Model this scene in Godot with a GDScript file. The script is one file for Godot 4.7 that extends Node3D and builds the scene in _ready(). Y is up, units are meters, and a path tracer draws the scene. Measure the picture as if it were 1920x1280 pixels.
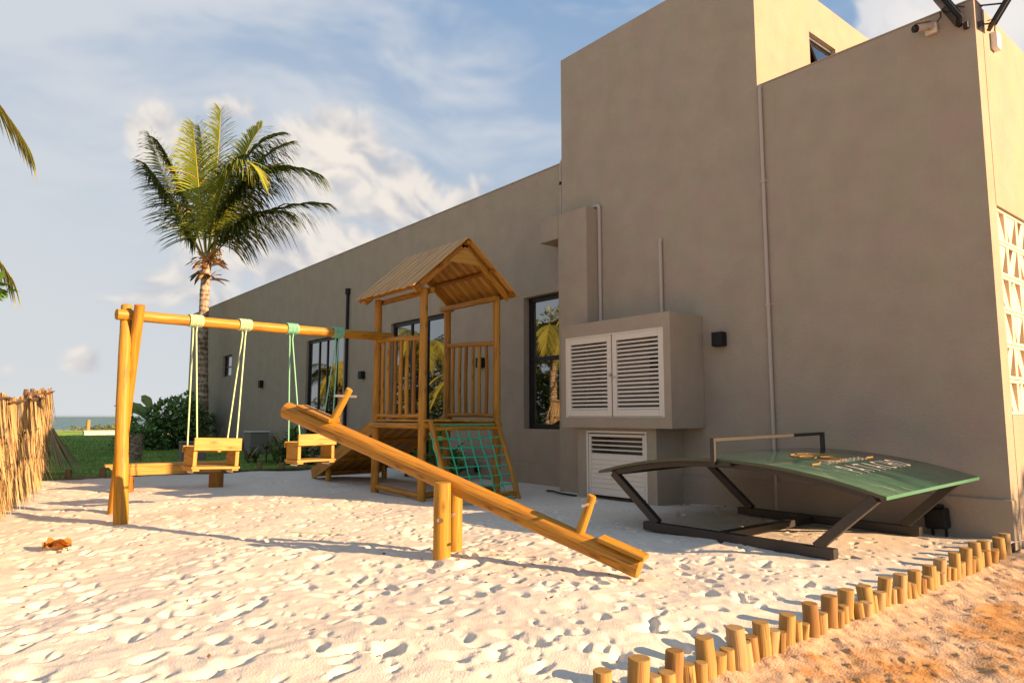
extends Node3D
# A beach-side playground beside a plastered building, late sun. x runs along the long wall (towards the sea is -x), the wall faces +z.

const WALL := -8.5      # face of the tall block and of the block beside it
const LONG := -8.6      # face of the long low wing
const CORNER := -2.36   # outer corner of the building
const EYE := Vector3(0, 1.25, 0)

var rng := RandomNumberGenerator.new()
var M := {}
var taken := {}
var sand_x := PackedFloat32Array()
var sand_z := PackedFloat32Array()
var sand_h := PackedFloat32Array()


func _ready() -> void:
	rng.seed = 7
	set_camera()
	set_sky()
	make_materials()
	ground_all()
	building()
	playground()
	log_edging()
	game_table()
	thatch_fence()
	garden()
	small_things()


# ---------------------------------------------------------------- camera and light
func set_camera() -> void:
	var cam := Camera3D.new()
	cam.name = "camera"
	cam.fov = 52.42
	cam.near = 0.05
	cam.far = 9000.0
	add_child(cam)
	cam.position = EYE
	cam.rotation = Vector3(deg_to_rad(6.19), deg_to_rad(50.8), 0)
	cam.current = true


func set_sky() -> void:
	var sun := DirectionalLight3D.new()
	sun.name = "sun"
	sun.light_energy = 1.55
	sun.light_color = Color(1.0, 0.815, 0.63)
	sun.light_angular_distance = 0.55
	sun.shadow_enabled = true
	sun.sky_mode = DirectionalLight3D.SKY_MODE_LIGHT_ONLY
	add_child(sun)
	sun.look_at_from_position(Vector3.ZERO, -SUN.normalized())
	var env := Environment.new()
	env.background_mode = Environment.BG_SKY
	env.tonemap_mode = Environment.TONE_MAPPER_LINEAR
	env.tonemap_exposure = EXPOSURE
	env.sdfgi_enabled = true
	env.ssao_enabled = true
	env.ssil_enabled = true
	var sky := Sky.new()
	var pm := PanoramaSkyMaterial.new()
	pm.panorama = ImageTexture.create_from_image(sky_image())
	sky.sky_material = pm
	env.sky = sky
	var we := WorldEnvironment.new()
	we.name = "world_environment"
	we.environment = env
	add_child(we)

const SUN := Vector3(0.850, 0.305, -0.428)
const EXPOSURE := 2.75


func noise(seed_: int, freq: float, oct := 4, gain := 0.5) -> FastNoiseLite:
	var n := FastNoiseLite.new()
	n.seed = seed_
	n.noise_type = FastNoiseLite.TYPE_SIMPLEX_SMOOTH
	n.frequency = freq
	n.fractal_type = FastNoiseLite.FRACTAL_FBM
	n.fractal_octaves = oct
	n.fractal_gain = gain
	return n


func blob(az: float, el: float, ca: float, ce: float, ra: float, re: float) -> float:
	var a := (az - ca) / ra
	var e := (el - ce) / re
	return exp(-(a * a + e * e))


# Air and clouds as light per direction: blue overhead, pale towards the sea horizon, thin veils and a few cumulus.
func sky_image() -> Image:
	var w := 2048
	var h := 1024
	var data := PackedFloat32Array()
	data.resize(w * h * 3)
	var veil := noise(11, 1.0, 6, 0.58)
	var puff := noise(23, 1.0, 6, 0.55)
	var warp := noise(31, 2.2, 3)
	var i := 0
	var k := 1.0 / EXPOSURE
	for row in h:
		var el := 90.0 - (row + 0.5) / h * 180.0
		var ce := cos(deg_to_rad(el))
		var se := sin(deg_to_rad(el))
		for col in w:
			if el < -1.0:
				data[i] = 0.30 * k
				data[i + 1] = 0.27 * k
				data[i + 2] = 0.23 * k
				i += 3
				continue
			var az := (col + 0.5) / w * 360.0
			if az > 180.0:
				az -= 360.0
			var x := sin(deg_to_rad(az)) * ce
			var z := -cos(deg_to_rad(az)) * ce
			# clear air
			var t := clampf(el / 34.0, 0.0, 1.0)
			t = pow(t, 0.75)
			var c := Vector3(0.66, 0.71, 0.75).lerp(Vector3(0.215, 0.365, 0.595), t)
			if el > 34.0:
				c = c.lerp(Vector3(0.18, 0.275, 0.44), (el - 34.0) / 56.0)
			# pale air low over the sea
			var sea := blob(az, el, -98.0, 2.0, 44.0, 27.0)
			c = c.lerp(Vector3(0.69, 0.715, 0.735), 0.92 * sea)
			# thin veils, stretched along the sky
			var wz := warp.get_noise_3d(x * 0.8, se * 0.8, z * 0.8) * 0.35
			var v := veil.get_noise_3d(x * 1.7 + wz, se * 6.0 + wz * 2.0, z * 1.7)
			var vm := 0.36 + 0.55 * blob(az, el, -84.0, 26.0, 26.0, 16.0) - 0.25 * blob(az, el, -48.0, 22.0, 12.0, 7.0)
			v += 0.22 * veil.get_noise_3d(x * 5.0 + wz * 3.0, se * 19.0, z * 5.0)
			v = smoothstep(-0.20, 0.50, v + (vm - 0.50) * 0.9)
			v = maxf(v, 0.40 * smoothstep(32.0, 62.0, el))
			c = c.lerp(Vector3(0.67, 0.70, 0.75), v * 0.86)
			# cumulus
			if el < 42.0:
				var m := 1.05 * blob(az, el, -65.5, 20.5, 5.0, 4.6)
				m = maxf(m, 0.95 * blob(az, el, -61.0, 17.6, 7.5, 3.6))
				m = maxf(m, 0.92 * blob(az, el, -55.0, 16.0, 4.2, 4.8))
				m = maxf(m, 0.80 * blob(az, el, -66.0, 13.0, 13.0, 4.5))
				m = maxf(m, 0.82 * blob(az, el, -79.0, 20.6, 2.4, 3.4))
				m = maxf(m, 0.60 * blob(az, el, -73.8, 23.0, 3.4, 1.8))
				m = maxf(m, 1.15 * blob(az, el, -15.5, 27.5, 7.5, 6.0))
				m = maxf(m, 0.90 * blob(az, el, -11.0, 20.5, 4.0, 4.0))
				m = maxf(m, 0.70 * blob(az, el, -21.5, 24.6, 1.8, 1.4))
				m = maxf(m, 0.85 * blob(az, el, -90.0, 3.2, 4.2, 2.4))
				m = maxf(m, 0.72 * blob(az, el, -82.6, 3.9, 1.8, 1.6))
				m = maxf(m, 0.55 * blob(az, el, -76.0, 9.0, 9.0, 3.0))
				# the rest of the sky carries the same scattered clouds
				var off := clampf((absf(wrapf(az + 52.0, -180.0, 180.0)) - 46.0) / 20.0, 0.0, 1.0)
				m = maxf(m, off * 0.62 * blob(0.0, el, 0.0, 14.0, 1.0, 9.0))
				if m > 0.16:
					var wx := warp.get_noise_3d(x * 2.2 + 5.0, se * 2.6, z * 2.2) * 0.10
					var p := cloud(puff, x + wx, se - wx, z + wx)
					var p2 := cloud(puff, x + wx + 0.022, se - wx + 0.020, z + wx - 0.011)
					var d := smoothstep(0.0, 0.26, m - 0.38 + 0.44 * p)
					if d > 0.0:
						var lit := clampf(0.60 + (p - p2) * 2.1 + (m - 0.6) * 0.30, 0.0, 1.0)
						var cc := Vector3(0.56, 0.555, 0.585).lerp(Vector3(0.95, 0.86, 0.765), lit)
						if az > -35.0:
							cc = cc.lerp(Vector3(0.93, 0.90, 0.88), 0.6)
						c = c.lerp(cc, d * (0.50 + 0.42 * clampf(m, 0.0, 1.0)))
			var low := clampf(1.0 - el / 3.0, 0.0, 1.0)
			c = c.lerp(Vector3(0.70, 0.72, 0.735), low * 0.8)
			data[i] = c.x * k
			data[i + 1] = c.y * k
			data[i + 2] = c.z * k
			i += 3
	return Image.create_from_data(w, h, false, Image.FORMAT_RGBF, data.to_byte_array())


func cloud(n: FastNoiseLite, x: float, y: float, z: float) -> float:
	return n.get_noise_3d(x * 5.5, y * 7.5, z * 5.5) * 0.85 + n.get_noise_3d(x * 17.0, y * 20.0, z * 17.0) * 0.30


# ---------------------------------------------------------------- naming and placing
func uniq(parent: Node, called: String) -> String:
	var key := str(parent.get_instance_id()) + called
	var n: int = taken.get(key, -1) + 1
	taken[key] = n
	return called if n == 0 else "%s_%03d" % [called, n]


func thing(called: String, label: String, category: String, at := Vector3.ZERO, turn := 0.0, group := "") -> Node3D:
	var o := Node3D.new()
	o.name = uniq(self, called)
	add_child(o, true)
	o.position = at
	o.rotation.y = turn
	tag(o, label, category, group)
	return o


func tag(o: Node3D, label: String, category: String, group := "") -> Node3D:
	o.set_meta("label", label)
	o.set_meta("category", category)
	if group:
		o.set_meta("group", group)
	return o


func put(called: String, mesh: Mesh, mat: Material, parent: Node = self, xf := Transform3D()) -> MeshInstance3D:
	var o := MeshInstance3D.new()
	o.name = uniq(parent, called)
	o.mesh = mesh
	o.material_override = mat
	o.transform = xf
	parent.add_child(o, true)
	return o


func structure(o: Node3D, label := "") -> Node3D:
	o.set_meta("kind", "structure")
	if label:
		o.set_meta("label", label)
	return o


func at(x: float, y: float, z: float) -> Transform3D:
	return Transform3D(Basis(), Vector3(x, y, z))


# A transform whose y axis runs from a towards b, at a.
func along(a: Vector3, b: Vector3, side := Vector3(0, 0, 1)) -> Transform3D:
	var y := (b - a).normalized()
	var x := y.cross(side)
	if x.length() < 0.01:
		x = y.cross(Vector3(1, 0, 0))
	x = x.normalized()
	var z := x.cross(y).normalized()
	return Transform3D(Basis(x, y, z), a)


# ---------------------------------------------------------------- mesh building
class MB:
	var v := PackedVector3Array()
	var n := PackedVector3Array()
	var u := PackedVector2Array()
	var c := PackedColorArray()
	var i := PackedInt32Array()

	func vert(p: Vector3, nn: Vector3, uv := Vector2.ZERO, col := Color.WHITE) -> int:
		v.append(p)
		n.append(nn)
		u.append(uv)
		c.append(col)
		return v.size() - 1

	func tri(a: int, b: int, d: int) -> void:
		var g := (v[b] - v[a]).cross(v[d] - v[a])
		if g.dot(n[a] + n[b] + n[d]) > 0.0:
			i.append(a)
			i.append(d)
			i.append(b)
		else:
			i.append(a)
			i.append(b)
			i.append(d)

	func quad(a: Vector3, b: Vector3, d: Vector3, e: Vector3, nn: Vector3, ua := Vector2(0, 0), ub := Vector2(1, 0), ud := Vector2(1, 1), ue := Vector2(0, 1), col := Color.WHITE) -> void:
		var k := vert(a, nn, ua, col)
		vert(b, nn, ub, col)
		vert(d, nn, ud, col)
		vert(e, nn, ue, col)
		tri(k, k + 1, k + 2)
		tri(k, k + 2, k + 3)

	# flat face with its own normal, uv in metres along the face
	func face(a: Vector3, b: Vector3, d: Vector3, e: Vector3, col := Color.WHITE) -> void:
		var nn := (b - a).cross(d - a).normalized()
		var w := (b - a).length()
		var h := (e - a).length()
		quad(a, b, d, e, nn, Vector2(0, 0), Vector2(w, 0), Vector2(w, h), Vector2(0, h), col)

	func done() -> ArrayMesh:
		var arr := []
		arr.resize(Mesh.ARRAY_MAX)
		arr[Mesh.ARRAY_VERTEX] = v
		arr[Mesh.ARRAY_NORMAL] = n
		arr[Mesh.ARRAY_TEX_UV] = u
		arr[Mesh.ARRAY_COLOR] = c
		arr[Mesh.ARRAY_INDEX] = i
		var m := ArrayMesh.new()
		m.add_surface_from_arrays(Mesh.PRIMITIVE_TRIANGLES, arr)
		return m


# A chamfered box about its centre; the grain (v) follows its longest side. tex: metres per repeat across and along.
func cbox_into(mb: MB, size: Vector3, bev: float, xf := Transform3D(), uvoff := Vector2.ZERO, col := Color.WHITE) -> void:
	var h := size * 0.5
	var b := minf(bev, minf(h.x, minf(h.y, h.z)) * 0.8)
	var g := 0
	if size.y >= size.x and size.y >= size.z:
		g = 1
	elif size.z >= size.x and size.z >= size.y:
		g = 2
	var idx := {}
	for k in 3:
		for s in [-1.0, 1.0]:
			var p := (k + 1) % 3
			var q := (k + 2) % 3
			var nn := Vector3.ZERO
			nn[k] = s
			for sp in [-1.0, 1.0]:
				for sq in [-1.0, 1.0]:
					var pos := Vector3.ZERO
					pos[k] = s * h[k]
					pos[p] = sp * (h[p] - b)
					pos[q] = sq * (h[q] - b)
					var uv: Vector2
					if p == g:
						uv = Vector2(pos[q] + k * 0.31 + s * 0.1, pos[p])
					elif q == g:
						uv = Vector2(pos[p] + k * 0.31 + s * 0.1, pos[q])
					else:
						uv = Vector2(pos[p], pos[q] * 0.15)
					uv = Vector2(uv.x / 0.3, uv.y) + uvoff
					idx[[k, s, sp, sq]] = mb.vert(xf * pos, (xf.basis * nn).normalized(), uv, col)
			mb.tri(idx[[k, s, -1.0, -1.0]], idx[[k, s, 1.0, -1.0]], idx[[k, s, 1.0, 1.0]])
			mb.tri(idx[[k, s, -1.0, -1.0]], idx[[k, s, 1.0, 1.0]], idx[[k, s, -1.0, 1.0]])
	# edges and corners
	for k in 3:
		var p := (k + 1) % 3
		var q := (k + 2) % 3
		for s in [-1.0, 1.0]:
			for sp in [-1.0, 1.0]:
				# edge between face (k,s) and face (p,sp), running along q
				var a0: int = idx[[k, s, sp, -1.0]]
				var a1: int = idx[[k, s, sp, 1.0]]
				var b0: int = idx[[p, sp, -1.0, s]]
				var b1: int = idx[[p, sp, 1.0, s]]
				mb.tri(a0, a1, b1)
				mb.tri(a0, b1, b0)
	for sx in [-1.0, 1.0]:
		for sy in [-1.0, 1.0]:
			for sz in [-1.0, 1.0]:
				mb.tri(idx[[0, sx, sy, sz]], idx[[1, sy, sz, sx]], idx[[2, sz, sx, sy]])


func cbox(x: float, y: float, z: float, bev := 0.006) -> ArrayMesh:
	var mb := MB.new()
	cbox_into(mb, Vector3(x, y, z), bev, Transform3D(), Vector2(rng.randf(), rng.randf()))
	return mb.done()


# A plain box from corner to corner (no chamfer), uv in metres.
func span_into(mb: MB, a: Vector3, b: Vector3) -> void:
	var lo := Vector3(minf(a.x, b.x), minf(a.y, b.y), minf(a.z, b.z))
	var hi := Vector3(maxf(a.x, b.x), maxf(a.y, b.y), maxf(a.z, b.z))
	mb.face(Vector3(lo.x, lo.y, hi.z), Vector3(hi.x, lo.y, hi.z), hi, Vector3(lo.x, hi.y, hi.z))
	mb.face(Vector3(hi.x, lo.y, lo.z), lo, Vector3(lo.x, hi.y, lo.z), Vector3(hi.x, hi.y, lo.z))
	mb.face(Vector3(hi.x, lo.y, hi.z), Vector3(hi.x, lo.y, lo.z), Vector3(hi.x, hi.y, lo.z), hi)
	mb.face(lo, Vector3(lo.x, lo.y, hi.z), Vector3(lo.x, hi.y, hi.z), Vector3(lo.x, hi.y, lo.z))
	mb.face(Vector3(lo.x, hi.y, hi.z), hi, Vector3(hi.x, hi.y, lo.z), Vector3(lo.x, hi.y, lo.z))
	mb.face(lo, Vector3(hi.x, lo.y, lo.z), Vector3(hi.x, lo.y, hi.z), Vector3(lo.x, lo.y, hi.z))


func span(a: Vector3, b: Vector3) -> ArrayMesh:
	var mb := MB.new()
	span_into(mb, a, b)
	return mb.done()


# Box with softened edges between two corners.
func soft(a: Vector3, b: Vector3, bev := 0.012) -> ArrayMesh:
	var mb := MB.new()
	cbox_into(mb, (b - a).abs(), bev, Transform3D(Basis(), (a + b) * 0.5))
	return mb.done()


# A sawn round timber along +y: tapered, slightly bent and uneven, with chamfered ends.
func log_into(mb: MB, r0: float, r1: float, length: float, seg := 16, bend := 0.01, rough := 0.03, cham := 0.008, xf := Transform3D()) -> void:
	var rings := maxi(3, int(length / 0.18) + 1)
	var ph := rng.randf() * TAU
	var vo := rng.randf() * 3.0
	var uo := rng.randf()
	var ell := rng.randf_range(-0.04, 0.04)
	var wob := PackedFloat32Array()
	for k in rings + 1:
		wob.append(1.0 + rng.randf_range(-rough, rough))
	var ur := maxf(1.0, round(TAU * (r0 + r1) * 0.5 / 0.3))
	var prev := -1
	for k in rings + 1:
		var t := float(k) / rings
		var y := t * length
		var off := Vector3(sin(t * PI) * cos(ph), 0, sin(t * PI) * sin(ph)) * bend
		var r := lerpf(r0, r1, t) * wob[k]
		var first := mb.v.size()
		for s in seg + 1:
			var a := TAU * s / seg
			var rr := r * (1.0 + ell * cos(2.0 * a + ph)) * (1.0 + 0.012 * sin(3.0 * a + ph + t * 4.0))
			var d := Vector3(cos(a), 0, sin(a))
			mb.vert(xf * (off + d * rr + Vector3(0, y, 0)), xf.basis * d, Vector2(float(s) / seg * ur + uo, y + vo))
		if prev >= 0:
			for s in seg:
				mb.tri(prev + s, first + s, first + s + 1)
				mb.tri(prev + s, first + s + 1, prev + s + 1)
		prev = first
	for e in 2:
		var up := Vector3(0, 1 if e == 1 else -1, 0)
		var y := length if e == 1 else 0.0
		var r := r1 * wob[rings] if e == 1 else r0 * wob[0]
		var ring := mb.v.size() - (seg + 1) if e == 1 else -1
		var first := mb.v.size()
		for s in seg + 1:
			var a := TAU * s / seg
			var rr := r * (1.0 + ell * cos(2.0 * a + ph)) * (1.0 + 0.012 * sin(3.0 * a + ph + (4.0 if e == 1 else 0.0)))
			mb.vert(xf * (Vector3(cos(a), 0, sin(a)) * rr + Vector3(0, y, 0)), (xf.basis * (Vector3(cos(a), 0, sin(a)) + up)).normalized(), Vector2(uo + a * 0.1, vo))
		var inner := mb.v.size()
		for s in seg + 1:
			var a := TAU * s / seg
			var rr := (r - cham) * (1.0 + ell * cos(2.0 * a + ph))
			mb.vert(xf * (Vector3(cos(a), 0, sin(a)) * rr + up * cham + Vector3(0, y, 0)), xf.basis * up, Vector2(0.5 + cos(a) * rr * 2.0, 0.5 + sin(a) * rr * 0.6))
		var mid := mb.vert(xf * (up * (cham + 0.001) + Vector3(0, y, 0)), xf.basis * up, Vector2(0.5, 0.5))
		for s in seg:
			mb.tri(first + s, inner + s, inner + s + 1)
			mb.tri(first + s, inner + s + 1, first + s + 1)
			mb.tri(inner + s, mid, inner + s + 1)


func log_mesh(r0: float, r1: float, length: float, seg := 16, bend := 0.01, rough := 0.03, cham := 0.008) -> ArrayMesh:
	var mb := MB.new()
	log_into(mb, r0, r1, length, seg, bend, rough, cham)
	return mb.done()


# A round log between two points.
func pole(called: String, a: Vector3, b: Vector3, r0: float, r1: float, mat: Material, parent: Node, bend := 0.01, rough := 0.025) -> MeshInstance3D:
	return put(called, log_mesh(r0, r1, (b - a).length(), 16, bend, rough), mat, parent, along(a, b))


# A tube swept through points.
func tube_into(mb: MB, pts: PackedVector3Array, r: float, seg := 8, col := Color.WHITE, caps := true, taper := 1.0) -> void:
	var prev := -1
	var length := 0.0
	var side := Vector3.ZERO
	for k in pts.size():
		var d := (pts[mini(k + 1, pts.size() - 1)] - pts[maxi(k - 1, 0)]).normalized()
		if side == Vector3.ZERO:
			side = d.cross(Vector3(0.13, 0.9, 0.31)).normalized()
		side = (side - d * side.dot(d)).normalized()
		var up := side.cross(d).normalized()
		if k > 0:
			length += (pts[k] - pts[k - 1]).length()
		var rr := r * lerpf(1.0, taper, float(k) / maxf(1.0, pts.size() - 1.0))
		var first := mb.v.size()
		for s in seg + 1:
			var a := TAU * s / seg
			var n := side * cos(a) + up * sin(a)
			mb.vert(pts[k] + n * rr, n, Vector2(float(s) / seg, length * 4.0), col)
		if prev >= 0:
			for s in seg:
				mb.tri(prev + s, first + s, first + s + 1)
				mb.tri(prev + s, first + s + 1, prev + s + 1)
		prev = first
		if caps and (k == 0 or k == pts.size() - 1):
			var nn := -d if k == 0 else d
			var c := mb.vert(pts[k], nn, Vector2.ZERO, col)
			for s in seg + 1:
				var a := TAU * s / seg
				mb.vert(pts[k] + (side * cos(a) + up * sin(a)) * rr, nn, Vector2.ZERO, col)
			for s in seg:
				mb.tri(c, c + 1 + s, c + 2 + s)


func tube(pts: Array, r: float, seg := 8, taper := 1.0) -> ArrayMesh:
	var mb := MB.new()
	tube_into(mb, PackedVector3Array(pts), r, seg, Color.WHITE, true, taper)
	return mb.done()


# Bends a run of corners into rounded elbows.
func rounded(pts: Array, r: float) -> Array:
	var out := [pts[0]]
	for k in range(1, pts.size() - 1):
		var p: Vector3 = pts[k]
		var a: Vector3 = p + (pts[k - 1] - p).normalized() * r
		var b: Vector3 = p + (pts[k + 1] - p).normalized() * r
		for s in 6:
			var t := s / 5.0
			out.append(a.lerp(p, t).lerp(p.lerp(b, t), t))
	out.append(pts[-1])
	return out


# ---------------------------------------------------------------- materials
func mat(called: String, col: Color, rough := 0.8, metal := 0.0) -> StandardMaterial3D:
	var m := StandardMaterial3D.new()
	m.resource_name = called
	m.albedo_color = col.linear_to_srgb()
	m.roughness = rough
	m.metallic = metal
	m.metallic_specular = 0.4
	M[called] = m
	return m


func img_tex(im: Image) -> ImageTexture:
	im.generate_mipmaps()
	return ImageTexture.create_from_image(im)


# Pale grey picture of wood grain, repeating across; multiplied by a material's colour. Dark knots and streaks.
func wood_image(seed_: int, knots: int, contrast: float) -> Array:
	var w := 256
	var h := 1024
	var fine := noise(seed_, 1.0, 3)
	var broad := noise(seed_ + 5, 1.0, 3)
	var r := RandomNumberGenerator.new()
	r.seed = seed_
	var kx := PackedFloat32Array()
	var ky := PackedFloat32Array()
	var ks := PackedFloat32Array()
	for k in knots:
		kx.append(r.randf())
		ky.append(r.randf())
		ks.append(r.randf_range(0.5, 1.3))
	# drying cracks: long thin dark slits
	var crack_x := PackedFloat32Array()
	var crack_y := PackedFloat32Array()
	var crack_l := PackedFloat32Array()
	for k in 5:
		crack_x.append(r.randf())
		crack_y.append(r.randf_range(0.05, 0.6))
		crack_l.append(r.randf_range(0.10, 0.32))
	var col := PackedByteArray()
	col.resize(w * h * 3)
	var bump := PackedByteArray()
	bump.resize(w * h)
	for y in h:
		var ty := float(y) / h
		var mixing := smoothstep(0.8, 1.0, ty)
		for x in w:
			var tx := float(x) / w
			var cx := cos(tx * TAU)
			var sx := sin(tx * TAU)
			# grain runs straight up; the last fifth melts into the start so that it repeats
			var s := fine.get_noise_3d(cx * 11.0, sx * 11.0, ty * 2.2)
			var b := broad.get_noise_3d(cx * 1.5, sx * 1.5, ty * 1.6)
			if mixing > 0.0:
				s = lerpf(s, fine.get_noise_3d(cx * 11.0, sx * 11.0, (ty - 1.0) * 2.2), mixing)
				b = lerpf(b, broad.get_noise_3d(cx * 1.5, sx * 1.5, (ty - 1.0) * 1.6), mixing)
			var val := 0.88 + contrast * (0.20 * s + 0.20 * b)
			var red := 0.0
			for k in knots:
				var dx := absf(tx - kx[k])
				dx = minf(dx, 1.0 - dx) * 0.3
				var dy := absf(ty - ky[k])
				dy = minf(dy, 1.0 - dy)
				var d := sqrt(dx * dx * 1.6 + dy * dy * 0.35) / (0.013 * ks[k])
				if d < 3.5:
					var q := exp(-d * d * 0.7)
					val *= 1.0 - 0.36 * q
					red += q
					val *= 1.0 - 0.13 * exp(-(d - 2.0) * (d - 2.0))
			var slit := 0.0
			for k in crack_x.size():
				var q := (ty - crack_y[k]) / crack_l[k]
				if q > 0.0 and q < 1.0:
					var dx := absf(tx - crack_x[k] - 0.012 * s - 0.02 * q)
					slit = maxf(slit, smoothstep(0.011 * sin(q * PI) + 0.002, 0.0, dx))
			val *= 1.0 - 0.62 * slit
			val = clampf(val, 0.12, 1.0)
			var i := (y * w + x) * 3
			col[i] = int(255.0 * clampf(val * 1.0, 0.0, 1.0))
			col[i + 1] = int(255.0 * clampf(val * (0.97 - 0.08 * maxf(-b, 0.0)) - 0.02 * red, 0.0, 1.0))
			col[i + 2] = int(255.0 * clampf(val * (0.95 - 0.12 * maxf(-b, 0.0)), 0.0, 1.0))
			bump[y * w + x] = int(255.0 * clampf(0.55 + 0.4 * s - 0.25 * red - 0.5 * slit, 0.0, 1.0))
	var a := Image.create_from_data(w, h, false, Image.FORMAT_RGB8, col)
	var c := Image.create_from_data(w, h, false, Image.FORMAT_L8, bump)
	c.convert(Image.FORMAT_RGB8)
	return [img_tex(a), img_tex(c)]


# A picture from two layers of noise between colours.
func mottled(seed_: int, size: int, f1: float, f2: float, lo: Color, hi: Color, share := 0.5) -> ImageTexture:
	var a := noise(seed_, f1 / size, 5)
	var b := noise(seed_ + 3, f2 / size, 3)
	var ia := a.get_seamless_image(size, size)
	var ib := b.get_seamless_image(size, size)
	var da := ia.get_data()
	var db := ib.get_data()
	var out := PackedByteArray()
	out.resize(size * size * 3)
	for i in size * size:
		var t := (da[i] * (1.0 - share) + db[i] * share) / 255.0
		t = clampf((t - 0.5) * 1.5 + 0.5, 0.0, 1.0)
		var c := lo.lerp(hi, t)
		out[i * 3] = int(c.r * 255.0)
		out[i * 3 + 1] = int(c.g * 255.0)
		out[i * 3 + 2] = int(c.b * 255.0)
	return img_tex(Image.create_from_data(size, size, false, Image.FORMAT_RGB8, out))


func grey(seed_: int, size: int, freq: float, oct := 5) -> ImageTexture:
	var im := noise(seed_, freq / size, oct, 0.6).get_seamless_image(size, size)
	im.convert(Image.FORMAT_RGB8)
	return img_tex(im)


# Rendered wall: soft trowel marks running down, faint blotches.
func plaster_image() -> ImageTexture:
	var s := 1024
	var a := noise(61, 5.0 / s, 4)
	var ia := a.get_seamless_image(s, s).get_data()
	var st := noise(64, 1.0, 3)
	var out := PackedByteArray()
	out.resize(s * s * 3)
	for y in s:
		var yy := TAU * y / s
		for x in s:
			var xx := TAU * x / s
			var i := y * s + x
			var streak := st.get_noise_3d(cos(xx) * 14.0, sin(xx) * 14.0, sin(yy) * 0.8)
			var t := 0.88 + 0.055 * (ia[i] / 255.0 - 0.5) + 0.007 * streak
			var hue := ia[((y + 400) % s) * s + (x + 300) % s] / 255.0 - 0.5
			out[i * 3] = int(255.0 * clampf(t * (1.0 + 0.035 * hue), 0.0, 1.0))
			out[i * 3 + 1] = int(255.0 * clampf(t * (0.985 - 0.030 * hue), 0.0, 1.0))
			out[i * 3 + 2] = int(255.0 * clampf(t * (0.97 + 0.03 * hue), 0.0, 1.0))
	return img_tex(Image.create_from_data(s, s, false, Image.FORMAT_RGB8, out))


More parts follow.
